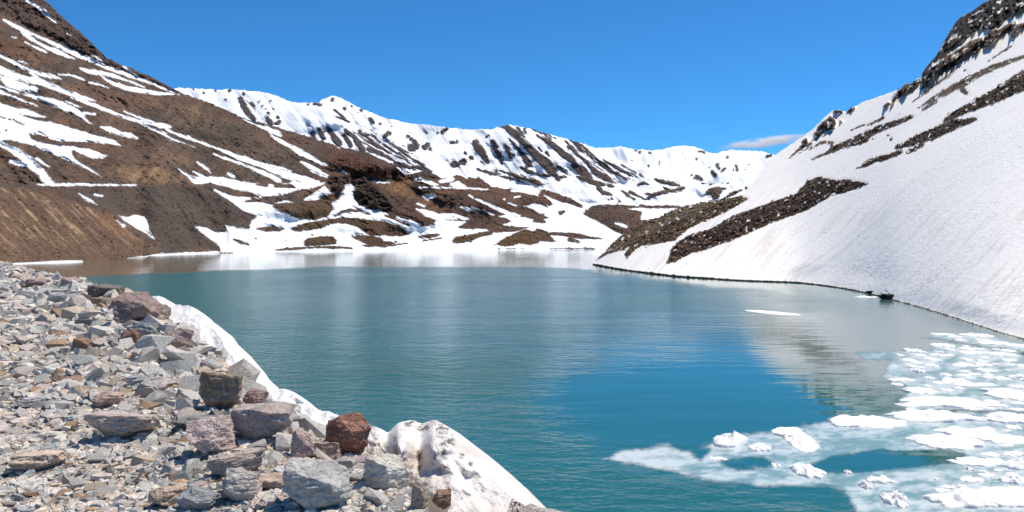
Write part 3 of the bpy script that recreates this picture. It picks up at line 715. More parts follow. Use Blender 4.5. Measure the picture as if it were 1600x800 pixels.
mud = sstep(470, 240, LX) * calm_far * sstep(60, 20, LY - 400)
lt = NT("lake_water")
co = lt.coord()
cm = lt.attr("calm")
w1 = lt.noise(lt.mapping(co, (0.55, 1.0, 1), (0, 0, 0.25)), 1.1, 3, 0.55, 0.3)
w2 = lt.noise(lt.mapping(co, (0.7, 1.0, 1), (0, 0, -0.35)), 3.6, 3, 0.6)
w3 = lt.noise(lt.mapping(co, (0.25, 1.0, 1), (0, 0, 0.1)), 0.42, 2, 0.5)
gust = lt.rng(lt.noise(lt.mapping(co, (0.35, 1.0, 1), (0, 0, 0.3)), 0.022, 5, 0.65), 0.38, 0.62, 0.32, 1.35)
hh = lt.math('ADD', lt.math('MULTIPLY', w1, 0.30), lt.math('MULTIPLY', w2, 0.09))
hc = lt.math('MULTIPLY', w3, 0.10)
chop = lt.math('MULTIPLY', hh, lt.math('MULTIPLY', gust, lt.math('MULTIPLY', lt.math('POWER', 0.011, cm), 2.0)))
ht = lt.math('ADD', chop, lt.math('MULTIPLY', hc, lt.rng(cm, 0, 1, 0.6, 0.30)))
lt.put(lt.b.inputs["Normal"], lt.bump(ht, 1.0, 1.0))
depthc = lt.noise(lt.mapping(co, (1, 1, 1)), 0.02, 3)
lt.put(lt.b.inputs["Base Color"], lt.mixc(lt.attr("painted_refl"), lt.mixc(lt.attr("mud"), lt.mixc(depthc, (0.011, 0.097, 0.092, 1), (0.015, 0.120, 0.110, 1)), (0.150, 0.132, 0.092, 1)), (0.30, 0.31, 0.295, 1)))
lt.put(lt.b.inputs["Roughness"], lt.rng(cm, 0, 1, 0.20, 0.03))
lt.b.inputs["IOR"].default_value = 1.36
link("lake", new_mesh("lake", Wl.reshape(-1, 3), grid_faces(*LX.shape)[:, ::-1], lt.m, True, {"calm": calm.ravel(), "mud": mud.ravel(), "painted_refl": snow_refl.ravel()}), kind="structure")

# ------------------------------------------------------------------ near bank (road shoulder of loose stones)
CREST = np.array([(-80, 105), (-34, 53), (-20, 34.5), (-11.6, 23.5), (-6.2, 14.6), (-3.5, 9.5), (-1.9, 7.2), (-0.8, 5.7), (0.1, 5.0), (1.2, 4.1), (4, 2.4), (12, -2.5), (30, -12)], float)
BANK_Z = 8.2

def crest_dist(x, y):
    """signed distance to the crest line, positive on the road side"""
    best = np.full(np.shape(x), 1e9); sg = np.ones(np.shape(x))
    for a, b in zip(CREST[:-1], CREST[1:]):
        d, t = seg_dist(x, y, a, b)
        side = (b[0] - a[0]) * (y - a[1]) - (b[1] - a[1]) * (x - a[0])
        m = d < best
        best = np.where(m, d, best); sg = np.where(m, np.where(side < 0, 1.0, -1.0), sg)
    return best * sg

IN = [(206, 474), (225, 478), (260, 496), (300, 528), (330, 560), (350, 588), (385, 614), (410, 634), (440, 650), (480, 672), (520, 690), (560, 712), (590, 726), (612, 742), (632, 758), (650, 778), (672, 800), (700, 830), (740, 880)]
OUT = [(218, 463), (232, 462), (262, 470), (300, 482), (330, 505), (352, 545), (378, 576), (405, 600), (450, 612), (484, 634), (520, 648), (560, 656), (590, 667), (606, 676), (622, 660), (645, 656), (660, 662), (680, 655), (700, 667), (730, 690), (745, 715), (765, 745), (800, 778), (840, 805), (890, 850)]
SNOW_POLY = IN + OUT[::-1]
def in_snow(x, y, z):
    """how far inside the old snow's outline (in photograph pixels) a point near the crest lies"""
    yy = np.maximum(y, 0.5)
    return poly_val(800 + F * x / yy, HZ + F * (EYE - z) / yy, SNOW_POLY, -40, 40)

def bank_z(x, y):
    d = crest_dist(x, y)
    far = np.clip(np.hypot(x, y) / 20, 0, 1)
    z = BANK_Z + 0.09 * fbm(x / 2.2, y / 2.2, 0.5, 3) + 0.03 * fbm(x / 0.5, y / 0.5, 3.5, 2)
    z = z + (0.10 + 0.12 * far) * np.exp(-((d - 0.7) / 0.9) ** 2)
    out = np.maximum(-d, 0)
    z = z - 0.85 * np.maximum(out - 0.15, 0) + 0.25 * np.clip(out - 0.5, 0, 1) * fbm(x / 1.5, y / 1.5, 2, 3)
    return np.maximum(z, -4)

def axis(lo, hi, flo, fhi, fine, coarse):
    return np.concatenate([np.arange(lo, flo, coarse), np.arange(flo, fhi, fine), np.arange(fhi, hi + coarse, coarse)])
gx = axis(-75, 34, -12, 3, 0.12, 0.6); gy = axis(-16, 96, 2.5, 24, 0.12, 0.6)
GX, GY = np.meshgrid(gx, gy)
GZ = bank_z(GX, GY)
GZ = GZ - 0.35 * sstep(0, 14, in_snow(GX, GY, GZ)) * (GY > 1)
bt_ = NT("bank_grit")
co = bt_.coord()
va = bt_.voronoi(co, 22, out="Color"); vb = bt_.voronoi(co, 60, out="Color"); vd = bt_.voronoi(co, 22); ve = bt_.voronoi(co, 60)
gr = bt_.noise(co, 3.0, 5, .7)
c0 = bt_.mixc(bt_.rng(gr, .35, .65, 0, 1), (0.46, 0.41, 0.36, 1), (0.58, 0.52, 0.46, 1))
sep = bt_.new("ShaderNodeSeparateColor"); bt_.put(sep.inputs[0], va)
sep2 = bt_.new("ShaderNodeSeparateColor"); bt_.put(sep2.inputs[0], vb)
c1 = bt_.scale_col(c0, bt_.math('MULTIPLY', bt_.rng(sep.outputs[0], 0, 1, .7, 1.25), bt_.rng(sep2.outputs[0], 0, 1, .75, 1.2)))
bt_.put(bt_.b.inputs["Base Color"], c1)
bt_.b.inputs["Roughness"].default_value = 0.95
bt_.b.inputs["Specular IOR Level"].default_value = 0.1
hb = bt_.math('SUBTRACT', bt_.math('MULTIPLY', sep.outputs[1], 0.5), bt_.math('ADD', vd, bt_.math('MULTIPLY', ve, 0.5)))
bt_.put(bt_.b.inputs["Normal"], bt_.bump(hb, 0.9, 0.03))
link("road_shoulder", new_mesh("road_shoulder", np.stack([GX, GY, GZ], -1).reshape(-1, 3), grid_faces(*GX.shape), bt_.m, True), kind="structure")

# ------------------------------------------------------------------ stones
def stone_material(name, source, veins=0.0):
    t = NT(name)
    co = t.coord()
    if source == 'object':
        oi = t.new("ShaderNodeObjectInfo"); col = oi.outputs["Color"]
        geo = t.new("ShaderNodeVectorMath", operation='ADD'); t.put(geo.inputs[0], co); t.put(geo.inputs[1], oi.outputs["Location"])
        co = geo.outputs[0]
        sc = 1.0
    else:
        col = t.attr("tone", "Color"); sc = 1.0
    n1 = t.noise(t.mapping(co, (1, 1, 2.5), (0.4, 0.3, 0.2)), 7 * sc, 5, 0.65, 0.6)
    n2 = t.noise(co, 45 * sc, 4, 0.7)
    f = t.math('ADD', t.rng(n1, .3, .7, .66, 1.28), t.rng(n2, .3, .7, -.24, .24))
    c = t.scale_col(col, f)
    st = t.noise(co, 4.0, 3, 0.6, 1.0)
    c = t.mixc(t.rng(st, .58, .72, 0, .45), c, t.mixc(0.5, c, (0.34, 0.20, 0.11, 1)))
    if veins:
        wv = t.noise(co, 5, 3, .5)
        wc = t.new("ShaderNodeVectorMath", operation='ADD'); t.put(wc.inputs[0], co)
        ws = t.new("ShaderNodeVectorMath", operation='SCALE'); t.put(ws.inputs[0], t.new("ShaderNodeTexNoise").outputs[1]); ws.inputs[3].default_value = 0.08
        t.put(wc.inputs[1], ws.outputs[0])
        ed = t.voronoi(wc.outputs[0], 4.2, 'DISTANCE_TO_EDGE')
        c = t.mixc(t.math('MULTIPLY', t.rng(ed, 0.0, 0.035, veins * .8, 0), t.rng(wv, .42, .56, 0, 1)), c, (0.55, 0.47, 0.40, 1))
    t.put(t.b.inputs["Base Color"], c)
    t.b.inputs["Roughness"].default_value = 0.82
    t.b.inputs["Specular IOR Level"].default_value = 0.25
    ck = t.voronoi(t.mapping(co, (1, 1, 2.2), (0.3, 0.5, 0.1)), 6.0, 'DISTANCE_TO_EDGE')
    h = t.math('MULTIPLY_ADD', n2, 0.45, t.math('ADD', n1, t.rng(ck, 0, .035, -0.35, 0)))
    
    t.put(t.b.inputs["Normal"], t.bump(h, 0.7, 0.03))
    return t.m
M_stone = stone_material("stone_loose", 'object')
M_stone_v = stone_material("stone_veined", 'object', 0.85)
M_stones = stone_material("stone_scree", 'attr')

def hull_stone(seed, flat):
    """angular shard: convex hull of a few points, 12 to 40 triangles, unit radius"""
    r = np.random.default_rng(seed)
    n = int(r.integers(11, 16))
    p = r.normal(size=(n, 3)); p /= np.linalg.norm(p, axis=1)[:, None]
    p *= r.uniform(0.85, 1.05, (n, 1))
    if flat: p[:, 2] = np.sign(p[:, 2]) * (0.55 + 0.25 * np.abs(p[:, 2]))
    p *= np.array((1.0, r.uniform(.6, .9), r.uniform(.22, .38) if flat else r.uniform(.42, .65)))
    bm = bmesh.new()
    for q in p: bm.verts.new(q)
    res = bmesh.ops.convex_hull(bm, input=bm.verts)
    bmesh.ops.delete(bm, geom=[e for e in res["geom_interior"] if isinstance(e, bmesh.types.BMVert)], context='VERTS')
    bmesh.ops.triangulate(bm, faces=bm.faces)
    bm.verts.index_update()
    V = np.array([q.co for q in bm.verts]); Fc = np.array([[q.index for q in f.verts] for f in bm.faces])
    bm.free()
    return V, Fc

def slab_stone(seed):
    """shard of shale: a many-sided plate with slanting sides"""
    r = np.random.default_rng(seed)
    n = int(r.integers(5, 8))
    a = np.sort(np.linspace(0, 2 * np.pi, n, endpoint=False) + r.uniform(-.35, .35, n))
    q = np.stack([np.cos(a), np.sin(a) * r.uniform(.45, .85)], 1) * r.uniform(.72, 1.1, (n, 1))
    h = r.uniform(.13, .34)
    slope = r.normal(size=2) * .16
    top = np.c_[q * r.uniform(.72, .95, (n, 1)) + r.normal(size=2) * .06, h + q @ slope + r.normal(size=n) * .03]
    bot = np.c_[q, -h + r.normal(size=n) * .04]
    V = np.r_[top, bot]
    Fc = [(0, k, k + 1) for k in range(1, n - 1)] + [(n, n + k + 1, n + k) for k in range(1, n - 1)]
    for k in range(n):
        k2 = (k + 1) % n
        Fc += [(k, n + k, n + k2), (k, n + k2, k2)]
    return V, np.array(Fc)
SH = [slab_stone(100 + i) if i % 3 != 2 else hull_stone(300 + i, False) for i in range(30)]
FLAT = [i % 3 != 2 for i in range(30)]

def big_stone(seed, dims, cuts=11, rough=0.05, name="boulder"):
    """angular boulder: a block cut by random planes, edges chipped, faces broken by fine relief"""
    r = np.random.default_rng(seed)
    bm = bmesh.new(); bmesh.ops.create_cube(bm, size=2.0)
    for k in range(cuts):
        nv = r.normal(size=3); nv /= np.linalg.norm(nv)
        o = nv * r.uniform(0.62, 1.0)
        res = bmesh.ops.bisect_plane(bm, geom=bm.verts[:] + bm.edges[:] + bm.faces[:], plane_co=o, plane_no=nv, clear_outer=True)
        cut = [q for q in res["geom_cut"] if isinstance(q, bmesh.types.BMEdge)]
        if cut: bmesh.ops.contextual_create(bm, geom=cut)
    bmesh.ops.remove_doubles(bm, verts=bm.verts, dist=0.04)
    bmesh.ops.bevel(bm, geom=bm.edges[:] , offset=0.03, segments=1, affect='EDGES', profile=0.6)
    bmesh.ops.triangulate(bm, faces=bm.faces)
    for k in range(4):
        long = [q for q in bm.edges if q.calc_length() > 0.11]
        if not long: break
        bmesh.ops.subdivide_edges(bm, edges=long, cuts=1)
        bmesh.ops.triangulate(bm, faces=bm.faces)
    bmesh.ops.recalc_face_normals(bm, faces=bm.faces)
    bm.normal_update(); bm.verts.index_update()
    V = np.array([q.co for q in bm.verts]); Nn = np.array([q.normal for q in bm.verts])
    Fc = np.array([[q.index for q in f.verts] for f in bm.faces]); bm.free()
    f = fbm(V[:, 0] * 2 + seed, V[:, 1] * 2, V[:, 2] * 3, 6, .68)
    led = np.round(3 * fbm(V[:, 0] * .9, V[:, 1] * .9 + seed, V[:, 2] * 4.5, 2)) / 3
    V = V + Nn * (rough * (1.3 * f + 1.3 * led))[:, None]
    ext = V.max(0) - V.min(0); V = (V - (V.max(0) + V.min(0)) / 2) / ext * np.array(dims)
    me = new_mesh(name, V, Fc, M_stone, True)
    me.set_sharp_from_angle(angle=R(24))
    return me

def rotmat(rx, ry, rz):
    cx, sx, cy, sy, cz, sz = math.cos(rx), math.sin(rx), math.cos(ry), math.sin(ry), math.cos(rz), math.sin(rz)
    return np.array([[cy * cz, sx * sy * cz - cx * sz, cx * sy * cz + sx * sz], [cy * sz, sx * sy * sz + cx * cz, cx * sy * sz - sx * cz], [-sy, sx * cy, cx * cy]])

TONES = {  # albedo, weight
 'pale grey': ((0.50, 0.475, 0.445), 0.44), 'pinkish grey': ((0.50, 0.435, 0.395), 0.20), 'blue-grey': ((0.34, 0.35, 0.345), 0.16),
 'tan': ((0.50, 0.41, 0.325), 0.10), 'rusty brown': ((0.33, 0.225, 0.155), 0.06), 'dark grey': ((0.19, 0.185, 0.18), 0.04)}
WARM = np.array((1.14, 1.12, 1.06)); TN = list(TONES); TW = np.array([TONES[k][1] for k in TN]); TW /= TW.sum()

# boulders one can point at: (px centre, py of the base, width px, height px, depth factor, tone, seed, turn, tilt x, tilt y, veined, label)
BOULDERS = [
 (344, 648, 78, 70, .7, (0.20, 0.155, 0.11), 1, .3, -.25, .1, 1, "large upright brown boulder crossed by pale veins, beside the snow bank"),
 (543, 722, 78, 80, .8, (0.22, 0.115, 0.08), 2, .5, .15, .25, 1, "reddish-brown boulder with white veins perched at the snow edge"),
 (606, 775, 84, 66, .85, (0.40, 0.405, 0.36), 3, .2, 0, .05, 1, "pale greenish-grey rounded boulder in front of the dirty snow lump"),
 (212, 512, 84, 56, .9, (0.20, 0.155, 0.14), 4, .9, .3, .3, 0, "large dark boulder with a shadowed hollow, near the far end of the snow bank"),
 (166, 474, 62, 30, .9, (0.13, 0.115, 0.10), 5, .2, .1, .1, 0, "dark brown boulder on the crest above the water, left of the snow tip"),
 (252, 505, 34, 34, .8, (0.24, 0.19, 0.16), 6, 1.1, .2, .1, 0, "small brown boulder leaning on the far tip of the snow bank"),
 (272, 553, 58, 44, .6, (0.27, 0.215, 0.19), 7, .7, -.5, .4, 0, "pinkish slab tilted against the snow bank behind the scree"),
 (196, 694, 122, 46, .8, (0.34, 0.30, 0.27), 8, .15, -.2, .08, 0, "long pale slab with an orange-stained edge lying in the scree"),
 (330, 722, 80, 66, .8, (0.33, 0.28, 0.26), 9, .6, .2, -.3, 0, "pinkish-grey wedge boulder with a dark hollow beneath"),
 (408, 700, 112, 68, .9, (0.28, 0.245, 0.225), 10, .4, .1, .12, 0, "broad grey block with two flat faces in the middle of the crest"),
 (398, 640, 46, 34, .9, (0.23, 0.165, 0.15), 11, .1, 0, .05, 0, "purplish-brown block wedged against the snow beside the veined boulder"),
 (372, 752, 100, 44, .6, (0.30, 0.265, 0.235), 12, .5, -.35, -.4, 0, "layered pale slab slanting up to the right, below the grey block"),
 (312, 676, 92, 24, .8, (0.15, 0.155, 0.155), 13, .1, .1, .05, 0, "flat dark slate slab lying under the veined boulder"),
 (498, 808, 122, 88, .8, (0.29, 0.30, 0.29), 14, .3, -.15, .1, 0, "big blue-grey block at the bottom edge of the picture"),
 (508, 727, 58, 38, .8, (0.30, 0.235, 0.185), 15, .8, .2, -.1, 0, "small tan boulder tucked under the reddish boulder"),
 (474, 722, 44, 52, .7, (0.34, 0.265, 0.23), 16, .3, -.3, .1, 1, "speckled pinkish boulder between the grey block and the tan one"),
 (562, 742, 72, 24, .8, (0.23, 0.19, 0.195), 17, .1, .05, 0, 0, "purplish flat slab beneath the reddish boulder"),
 (655, 806, 30, 52, .8, (0.30, 0.25, 0.20), 18, .2, .1, .2, 0, "thin upright tan shard at the foot of the dirty snow lump"),
 (690, 796, 34, 30, .9, (0.20, 0.13, 0.085), 19, .2, .1, .1, 0, "small rusty stone sunk into the foot of the dirty snow"),
 (64, 742, 84, 34, .9, (0.40, 0.33, 0.26), 20, .2, .05, 0, 0, "smooth pale tan slab lying flat on the gravel"),
 (46, 642, 52, 20, .9, (0.29, 0.295, 0.30), 21, .2, .05, 0, 0, "smooth blue-grey slab lying flat at the left edge"),
 (380, 790, 66, 52, .8, (0.31, 0.30, 0.28), 22, .9, .2, .3, 0, "pale grey wedge between the layered slab and the blue-grey block"),
 (262, 800, 62, 40, .8, (0.33, 0.26, 0.20), 23, 1.2, .5, .2, 0, "tan leaning slab at the bottom edge"),
 (310, 800, 70, 34, .6, (0.21, 0.225, 0.23), 24, -.6, .4, .2, 0, "blue-grey plank-shaped slab leaning on the tan slab"),
 (132, 552, 34, 26, .9, (0.22, 0.15, 0.11), 25, .4, .3, .3, 0, "small brown boulder with a shadowed face in the middle of the scree"),
 (226, 540, 48, 38, .8, (0.25, 0.255, 0.25), 26, .5, -.2, .3, 0, "grey block below the hollowed dark boulder"),
 (204, 540, 34, 28, .8, (0.20, 0.13, 0.10), 27, .9, .3, .1, 0, "small rusty boulder in shade beside the grey block"),
 (60, 448, 40, 14, .9, (0.26, 0.21, 0.19), 28, .2, 0, 0, 0, "low grey boulder on the far crest of the stones"),
 (112, 450, 36, 18, .9, (0.31, 0.25, 0.23), 29, .2, 0, 0, 0, "pinkish boulder on the far crest above the water"),
 (200, 470, 30, 22, .9, (0.33, 0.27, 0.24), 31, .2, 0, .1, 0, "pale pink boulder behind the dark one on the crest"),
 (168, 642, 56, 30, .8, (0.33, 0.25, 0.21), 32, .4, -.2, 0, 0, "pinkish squarish boulder in the middle of the scree"),
 (240, 620, 60, 30, .8, (0.30, 0.285, 0.265), 33, .8, -.1, 0, 0, "pale grey boulder left of the veined boulder"),
 (430, 770, 60, 26, .8, (0.36, 0.29, 0.24), 34, .2, -.1, .1, 0, "long pale pink shard beside the blue-grey block"),
]
occupied = []; refs = []
for (cx, by, w, h, df, tone, seed, turn, tx, ty, vein, lab) in BOULDERS:
    by -= 0.05 * h; w *= 0.86; h *= 0.84
    D = (EYE - BANK_Z - 0.05) * F / (by - HZ)
    for _ in range(3):
        x = (cx - 800) / F * D
        D = (EYE - float(bank_z(np.array([x]), np.array([D]))[0])) * F / (by - HZ) if crest_dist(np.array([x]), np.array([D]))[0] > -0.2 else D
    wm, hm = w / F * D, h / F * D
    x = (cx - 800) / F * D
    me = big_stone(seed, (wm * 1.05, wm * df, hm * 1.12))
    if vein: me.materials[0] = M_stone_v
    o = link("boulder", me, lab, "boulder", None)
    y = D + wm * df * 0.42
    zc = EYE - (by - HZ) / F * D + hm * 0.46
    o.location = (x * y / D, y, zc)
    o.rotation_euler = (tx * .6, ty * .6, turn * 0.5)
    o.color = (*(q * w_ for q, w_ in zip(tone, (1.42, 1.33, 1.27))), 1)
    occupied.append((x * y / D, y, wm * 0.45)); refs.append((cx, by - h * .4, w, seed))

SHORT = {1: "veined brown boulder", 2: "reddish-brown boulder", 3: "greenish-grey boulder", 4: "hollowed dark boulder", 5: "dark crest boulder", 7: "tilted pink slab", 8: "long orange-stained slab", 9: "pinkish-grey wedge",
 10: "broad grey block", 12: "layered slanting slab", 13: "flat dark slate slab", 14: "big blue-grey block", 20: "smooth tan slab", 21: "smooth blue-grey slab", 23: "tan leaning slab", 25: "small shadowed brown boulder", 28: "low grey crest boulder",
 29: "pinkish crest boulder", 32: "squarish pink boulder", 34: "long pink shard"}
# loose stones: sizes follow a power law, kept where they would show
NS = 90000
D_ = 1 / (rng.uniform(1 / 62.0, 1 / 4.2, NS * 3))
px_ = rng.uniform(-220, 800, NS * 3)
sx_, sy_ = (px_ - 800) / F * D_, D_
cd = crest_dist(sx_, sy_)
ok = (cd > -0.45) & (px_ < 690)
ok &= in_snow(sx_, sy_, bank_z(sx_, sy_) + 0.05) < 5 + rng.normal(size=len(sx_)) * 2.5
sx_, sy_, cd, D_, px_ = [a[ok][:NS] for a in (sx_, sy_, cd, D_, px_)]
n = len(sx_)
# radius in metres: fine near the road, coarse towards the crest
q = rng.random(n)
sz_px = 3.0 * (1 - q) ** (-0.53)
sz = np.clip(sz_px, 2.4, 26) * D_ / F
coarse = np.exp(-np.maximum(cd, 0) / (0.55 + 0.085 * D_))
sz = sz * (0.56 + 1.0 * coarse * rng.uniform(.3, 1.3, n))
sz = np.clip(sz, 0.012, np.where(coarse > .4, 0.34, 0.26))
for (bx, by_, br) in occupied:
    hit = np.hypot(sx_ - bx, sy_ - by_) < br + sz * 0.4
    sz = np.where(hit, np.minimum(sz, br * 0.35), sz)
szs = bank_z(sx_, sy_)
tone_i = rng.choice(len(TN), n, p=TW)
shape_i = rng.integers(0, 30, n)
score = sz / D_ * F * ((px_ > 0) & (px_ < 760) & (372 + (EYE - szs) / D_ * F < 805))
order = np.argsort(-score)
# drop stones that crowd a bigger one already chosen as an object
chosen = []
for i in order:
    if len(chosen) >= 262: break
    if all((sx_[i] - sx_[j]) ** 2 + (sy_[i] - sy_[j]) ** 2 > (0.62 * (sz[i] + sz[j])) ** 2 for j in chosen) and \
       all(math.hypot(sx_[i] - bx, sy_[i] - by_) > br * 1.15 + sz[i] * .5 for bx, by_, br in occupied):
        chosen.append(i)
big_set = set(chosen)
skip = set(int(i) for i in order[:700]) - big_set
me_stone = []
for V, Fc in SH: me_stone.append(new_mesh("stone", V, Fc, M_stone, False))
def place(i):
    flat = FLAT[shape_i[i]]
    tilt = 0.16 + 0.34 * coarse[i]
    return rotmat(rng.normal() * tilt, rng.normal() * tilt, rng.uniform(0, 6.28))
lab_of = {}
for i in chosen:
    o = bpy.data.objects.new("stone", me_stone[shape_i[i]])
    C.objects.link(o)
    M = place(i)
    o.rotation_euler = Matrix(M.tolist()).to_euler()
    lift = sz[i] * (0.10 if FLAT[shape_i[i]] else 0.22)
    o.location = (sx_[i], sy_[i], szs[i] + lift)
    s_ = sz[i] * rng.uniform(.9, 1.1)
    o.scale = (s_, s_, s_)
    base = np.array(TONES[TN[tone_i[i]]][0]) * WARM * rng.uniform(.85, 1.15)
    o.color = (*base, 1)
    form = "flat stone" if FLAT[shape_i[i]] else "chunky stone"
    pyi = HZ + F * (EYE - szs[i]) / D_[i]
    best = min((r for r in refs if r[3] in SHORT), key=lambda r: math.hypot(px_[i] - r[0], (pyi - r[1]) * 1.6))
    dx, dy = px_[i] - best[0], (pyi - best[1]) * 1.6
    dist = math.hypot(dx, dy); wpx = sz[i] / D_[i] * F
    if dist > 110:
        where = "in the bottom left corner of the scree" if pyi > 700 else ("along the left edge of the scree" if px_[i] < 120 else ("at the far end of the scree" if pyi < 500 else "in the open middle of the scree"))
    else:
        side = ("right of" if dx > 0 else "left of") if abs(dx) > abs(dy) else ("in front of" if dy > 0 else "behind")
        where = ("just " if dist < best[2] * .5 + 32 else "some way ") + side + " the " + SHORT[best[3]]
    size = "big " if wpx > 22 else ("" if wpx > 15 else "small ")
    o["label"] = f"{size}{TN[tone_i[i]]} {form} lying {where}"
    o["category"] = "stone"
    o["group"] = "loose stones on the road shoulder"
    lab_of.setdefault(o["label"], []).append(o)
for lab, os_ in lab_of.items():
    if len(os_) > 1:
        for o in os_: o["group"] = lab.replace(" stone lying", " stones lying")
Vs, Fs, Cs = [], [], []
off = 0
# the bank goes on to the right of the view and down to the water
ex, ey = rng.uniform(-12, 14, 24000), rng.uniform(-6, 24, 24000)
ez, ed = bank_z(ex, ey), crest_dist(ex, ey)
epy = HZ + F * (EYE - ez) / np.maximum(ey, .05); epx = 800 + F * ex / np.maximum(ey, .05)
keep = (ed > -7) & (ed < 4) & (np.hypot(ex, ey) > 1.6) & ((ey < 0.4) | (ed < -2.2) | (epy > 880))
for x, y, z in zip(ex[keep], ey[keep], ez[keep]):
    k = int(rng.integers(30)); V, Fc = SH[k]; s = 0.03 * (1 - rng.random()) ** -.5; s = min(s, .2)
    Vs.append((V * s) @ rotmat(rng.normal() * .3, rng.normal() * .3, rng.uniform(0, 6.28)).T + (x, y, z + s * .1)); Fs.append(Fc + off); off += len(V)
    Cs.append(np.broadcast_to(np.array(TONES[TN[int(rng.choice(len(TN), p=TW))]][0]) * WARM * rng.uniform(.8, 1.2), V.shape))
for i in range(n):
    if i in big_set or i in skip: continue
    V, Fc = SH[shape_i[i]]
    if coarse[i] < .3: V = V * np.array((1, 1, .72))
    tilt = 0.17 + 0.36 * coarse[i]
    M = rotmat(rng.normal() * tilt, rng.normal() * tilt, rng.uniform(0, 6.28))
    P = (V * sz[i]) @ M.T + (sx_[i], sy_[i], szs[i] + sz[i] * rng.uniform(.0, .25))
    Vs.append(P); Fs.append(Fc + off); off += len(V)
    Cs.append(np.broadcast_to(np.array(TONES[TN[tone_i[i]]][0]) * WARM * rng.uniform(.8, 1.2), V.shape))
link("scree", new_mesh("scree", np.concatenate(Vs), np.concatenate(Fs), M_stones, False, {"tone": np.concatenate(Cs)}), kind="stuff",
     label="loose grey and pinkish stones covering the road shoulder")

# ------------------------------------------------------------------ old snow along the crest
# pair the two outlines by hand-set stations
ST = [(0, 0), (1, 1.2), (2, 2.2), (3, 3.3), (4, 4.4), (5, 5.5), (6, 6.4), (7, 7.4), (8, 8.3), (9, 9.5), (10, 10.4), (11, 11.3), (12, 12.2), (13, 13.2), (14, 14.6), (15, 16.4), (16, 18.6), (17, 21.5), (18, 24)]
ns = 420
si = np.interp(np.linspace(0, 18, ns), [s[0] for s in ST], [s[0] for s in ST])
so_ = np.interp(si, [s[0] for s in ST], [s[1] for s in ST])
inx, iny = np.interp(si, range(len(IN)), [p[0] for p in IN]), np.interp(si, range(len(IN)), [p[1] for p in IN])
oux, ouy = np.interp(so_, range(len(OUT)), [p[0] for p in OUT]), np.interp(so_, range(len(OUT)), [p[1] for p in OUT])
def smooth(a, k):
    w = np.hanning(2 * k + 3)[1:-1]; w /= w.sum()
    return np.convolve(np.pad(a, k, mode='edge'), w, 'valid')
inx, iny = smooth(inx, 9), smooth(iny, 9); oux, ouy = smooth(oux, 3), smooth(ouy, 3)
ouj = 4.5 * fbm(np.arange(ns) / 16.0, 0.3, 4.4, 4, .6) * np.clip(np.minimum(np.arange(ns), 240 - np.arange(ns)) / 20, 0.15, 1); oux, ouy = oux + ouj, ouy - ouj
Din = 1.86 * F / (iny - HZ)
Dcr = 1.72 * F / (smooth(ouy, 40) - HZ)
Dou = np.maximum(Din * 1.03 + 0.25, Dcr)
Dou = smooth(Dou, 25)
nt = 64
t = np.linspace(0, 1, nt)[:, None]
PXs = inx + (oux - inx) * t; PYs = iny + (ouy - iny) * t
wall = sstep(555, 600, inx) * sstep(720, 650, inx)              # undercut block: its near face is steep
kk = 1.25 + 1.6 * wall
Ds = Din + (Dou - Din) * t ** kk[None, :]
bumpy = 0.27 * fbm(PXs / 40, PYs / 40, 2.2, 3, .42) + 0.035 * fbm(PXs / 7, PYs / 7, 4.1, 3)
for (bx, by_, rx, ry, am) in [(628, 690, 14, 30, -.5), (660, 700, 12, 40, .30), (690, 690, 22, 30, -.45), (690, 740, 16, 22, .2), (600, 700, 12, 25, .4), (646, 740, 14, 25, .25)]:
    bumpy = bumpy + am * np.exp(-((PXs - bx) / rx) ** 2 - ((PYs - by_) / ry) ** 2)
Ds = Ds + bumpy * (Ds / 8.0) * 0.9 * np.sin(np.pi * np.clip(t, 0, 1)) ** 0.6
u, v = ray(PXs, PYs)
Wf = np.stack([u * Ds, Ds, EYE + v * Ds], -1)
# behind the visible edge the snow drops to the water
ox, oy = -np.gradient(Wf[-1, :, 1]), np.gradient(Wf[-1, :, 0])
ln = np.hypot(smooth(ox, 30), smooth(oy, 30)) + 1e-9
nx_, ny_ = smooth(ox, 30) / ln, smooth(oy, 30) / ln
sgn = np.where(crest_dist(Wf[-1, :, 0] + nx_, Wf[-1, :, 1] + ny_) < crest_dist(Wf[-1, :, 0], Wf[-1, :, 1]), 1, -1)
nx_, ny_ = nx_ * sgn, ny_ * sgn
rows = [Wf]
for k in range(1, 26):
    dd = 0.10 * k ** 1.35
    q = Wf[-1:].copy()
    q[..., 0] += nx_ * dd; q[..., 1] += ny_ * dd
    q[..., 2] -= dd * (0.55 + 0.5 * min(dd, 1.2))
    q[..., 2] += 0.12 * min(1, dd) * fbm(q[..., 0] / .8, q[..., 1] / .8, q[..., 2], 3)
    rows.append(q)
root = Wf[:1].copy(); root[..., 2] -= 0.5; root[..., 1] += 0.15
Wb = np.concatenate([root] + rows, 0)
PXa = np.concatenate([PXs[:1], PXs, np.repeat(PXs[-1:], 25, 0)], 0); PYa = np.concatenate([PYs[:1], PYs, np.repeat(PYs[-1:], 25, 0)], 0)
x, y, z = Wb[..., 0], Wb[..., 1], Wb[..., 2]
grime = 0.55 * fbm(x / .5, y / .5, z / .5, 4) + 0.2
spots = np.zeros_like(x)
for (bx, by_, rx, ry) in [(660, 668, 16, 6), (618, 700, 5, 26), (655, 720, 7, 20), (705, 690, 8, 12), (690, 672, 12, 14), (694, 700, 9, 14), (680, 660, 8, 5), (722, 712, 5, 8), (735, 725, 4, 8), (640, 662, 10, 5), (684, 712, 8, 8)]:
    spots = np.maximum(spots, np.exp(-((PXa - bx) / rx) ** 2 - ((PYa - by_) / ry) ** 2))
fine = fbm(x / .07, y / .07, z / .07, 3)
dirt_spot = sstep(.28, .7, spots * (0.7 + 1.1 * fine))
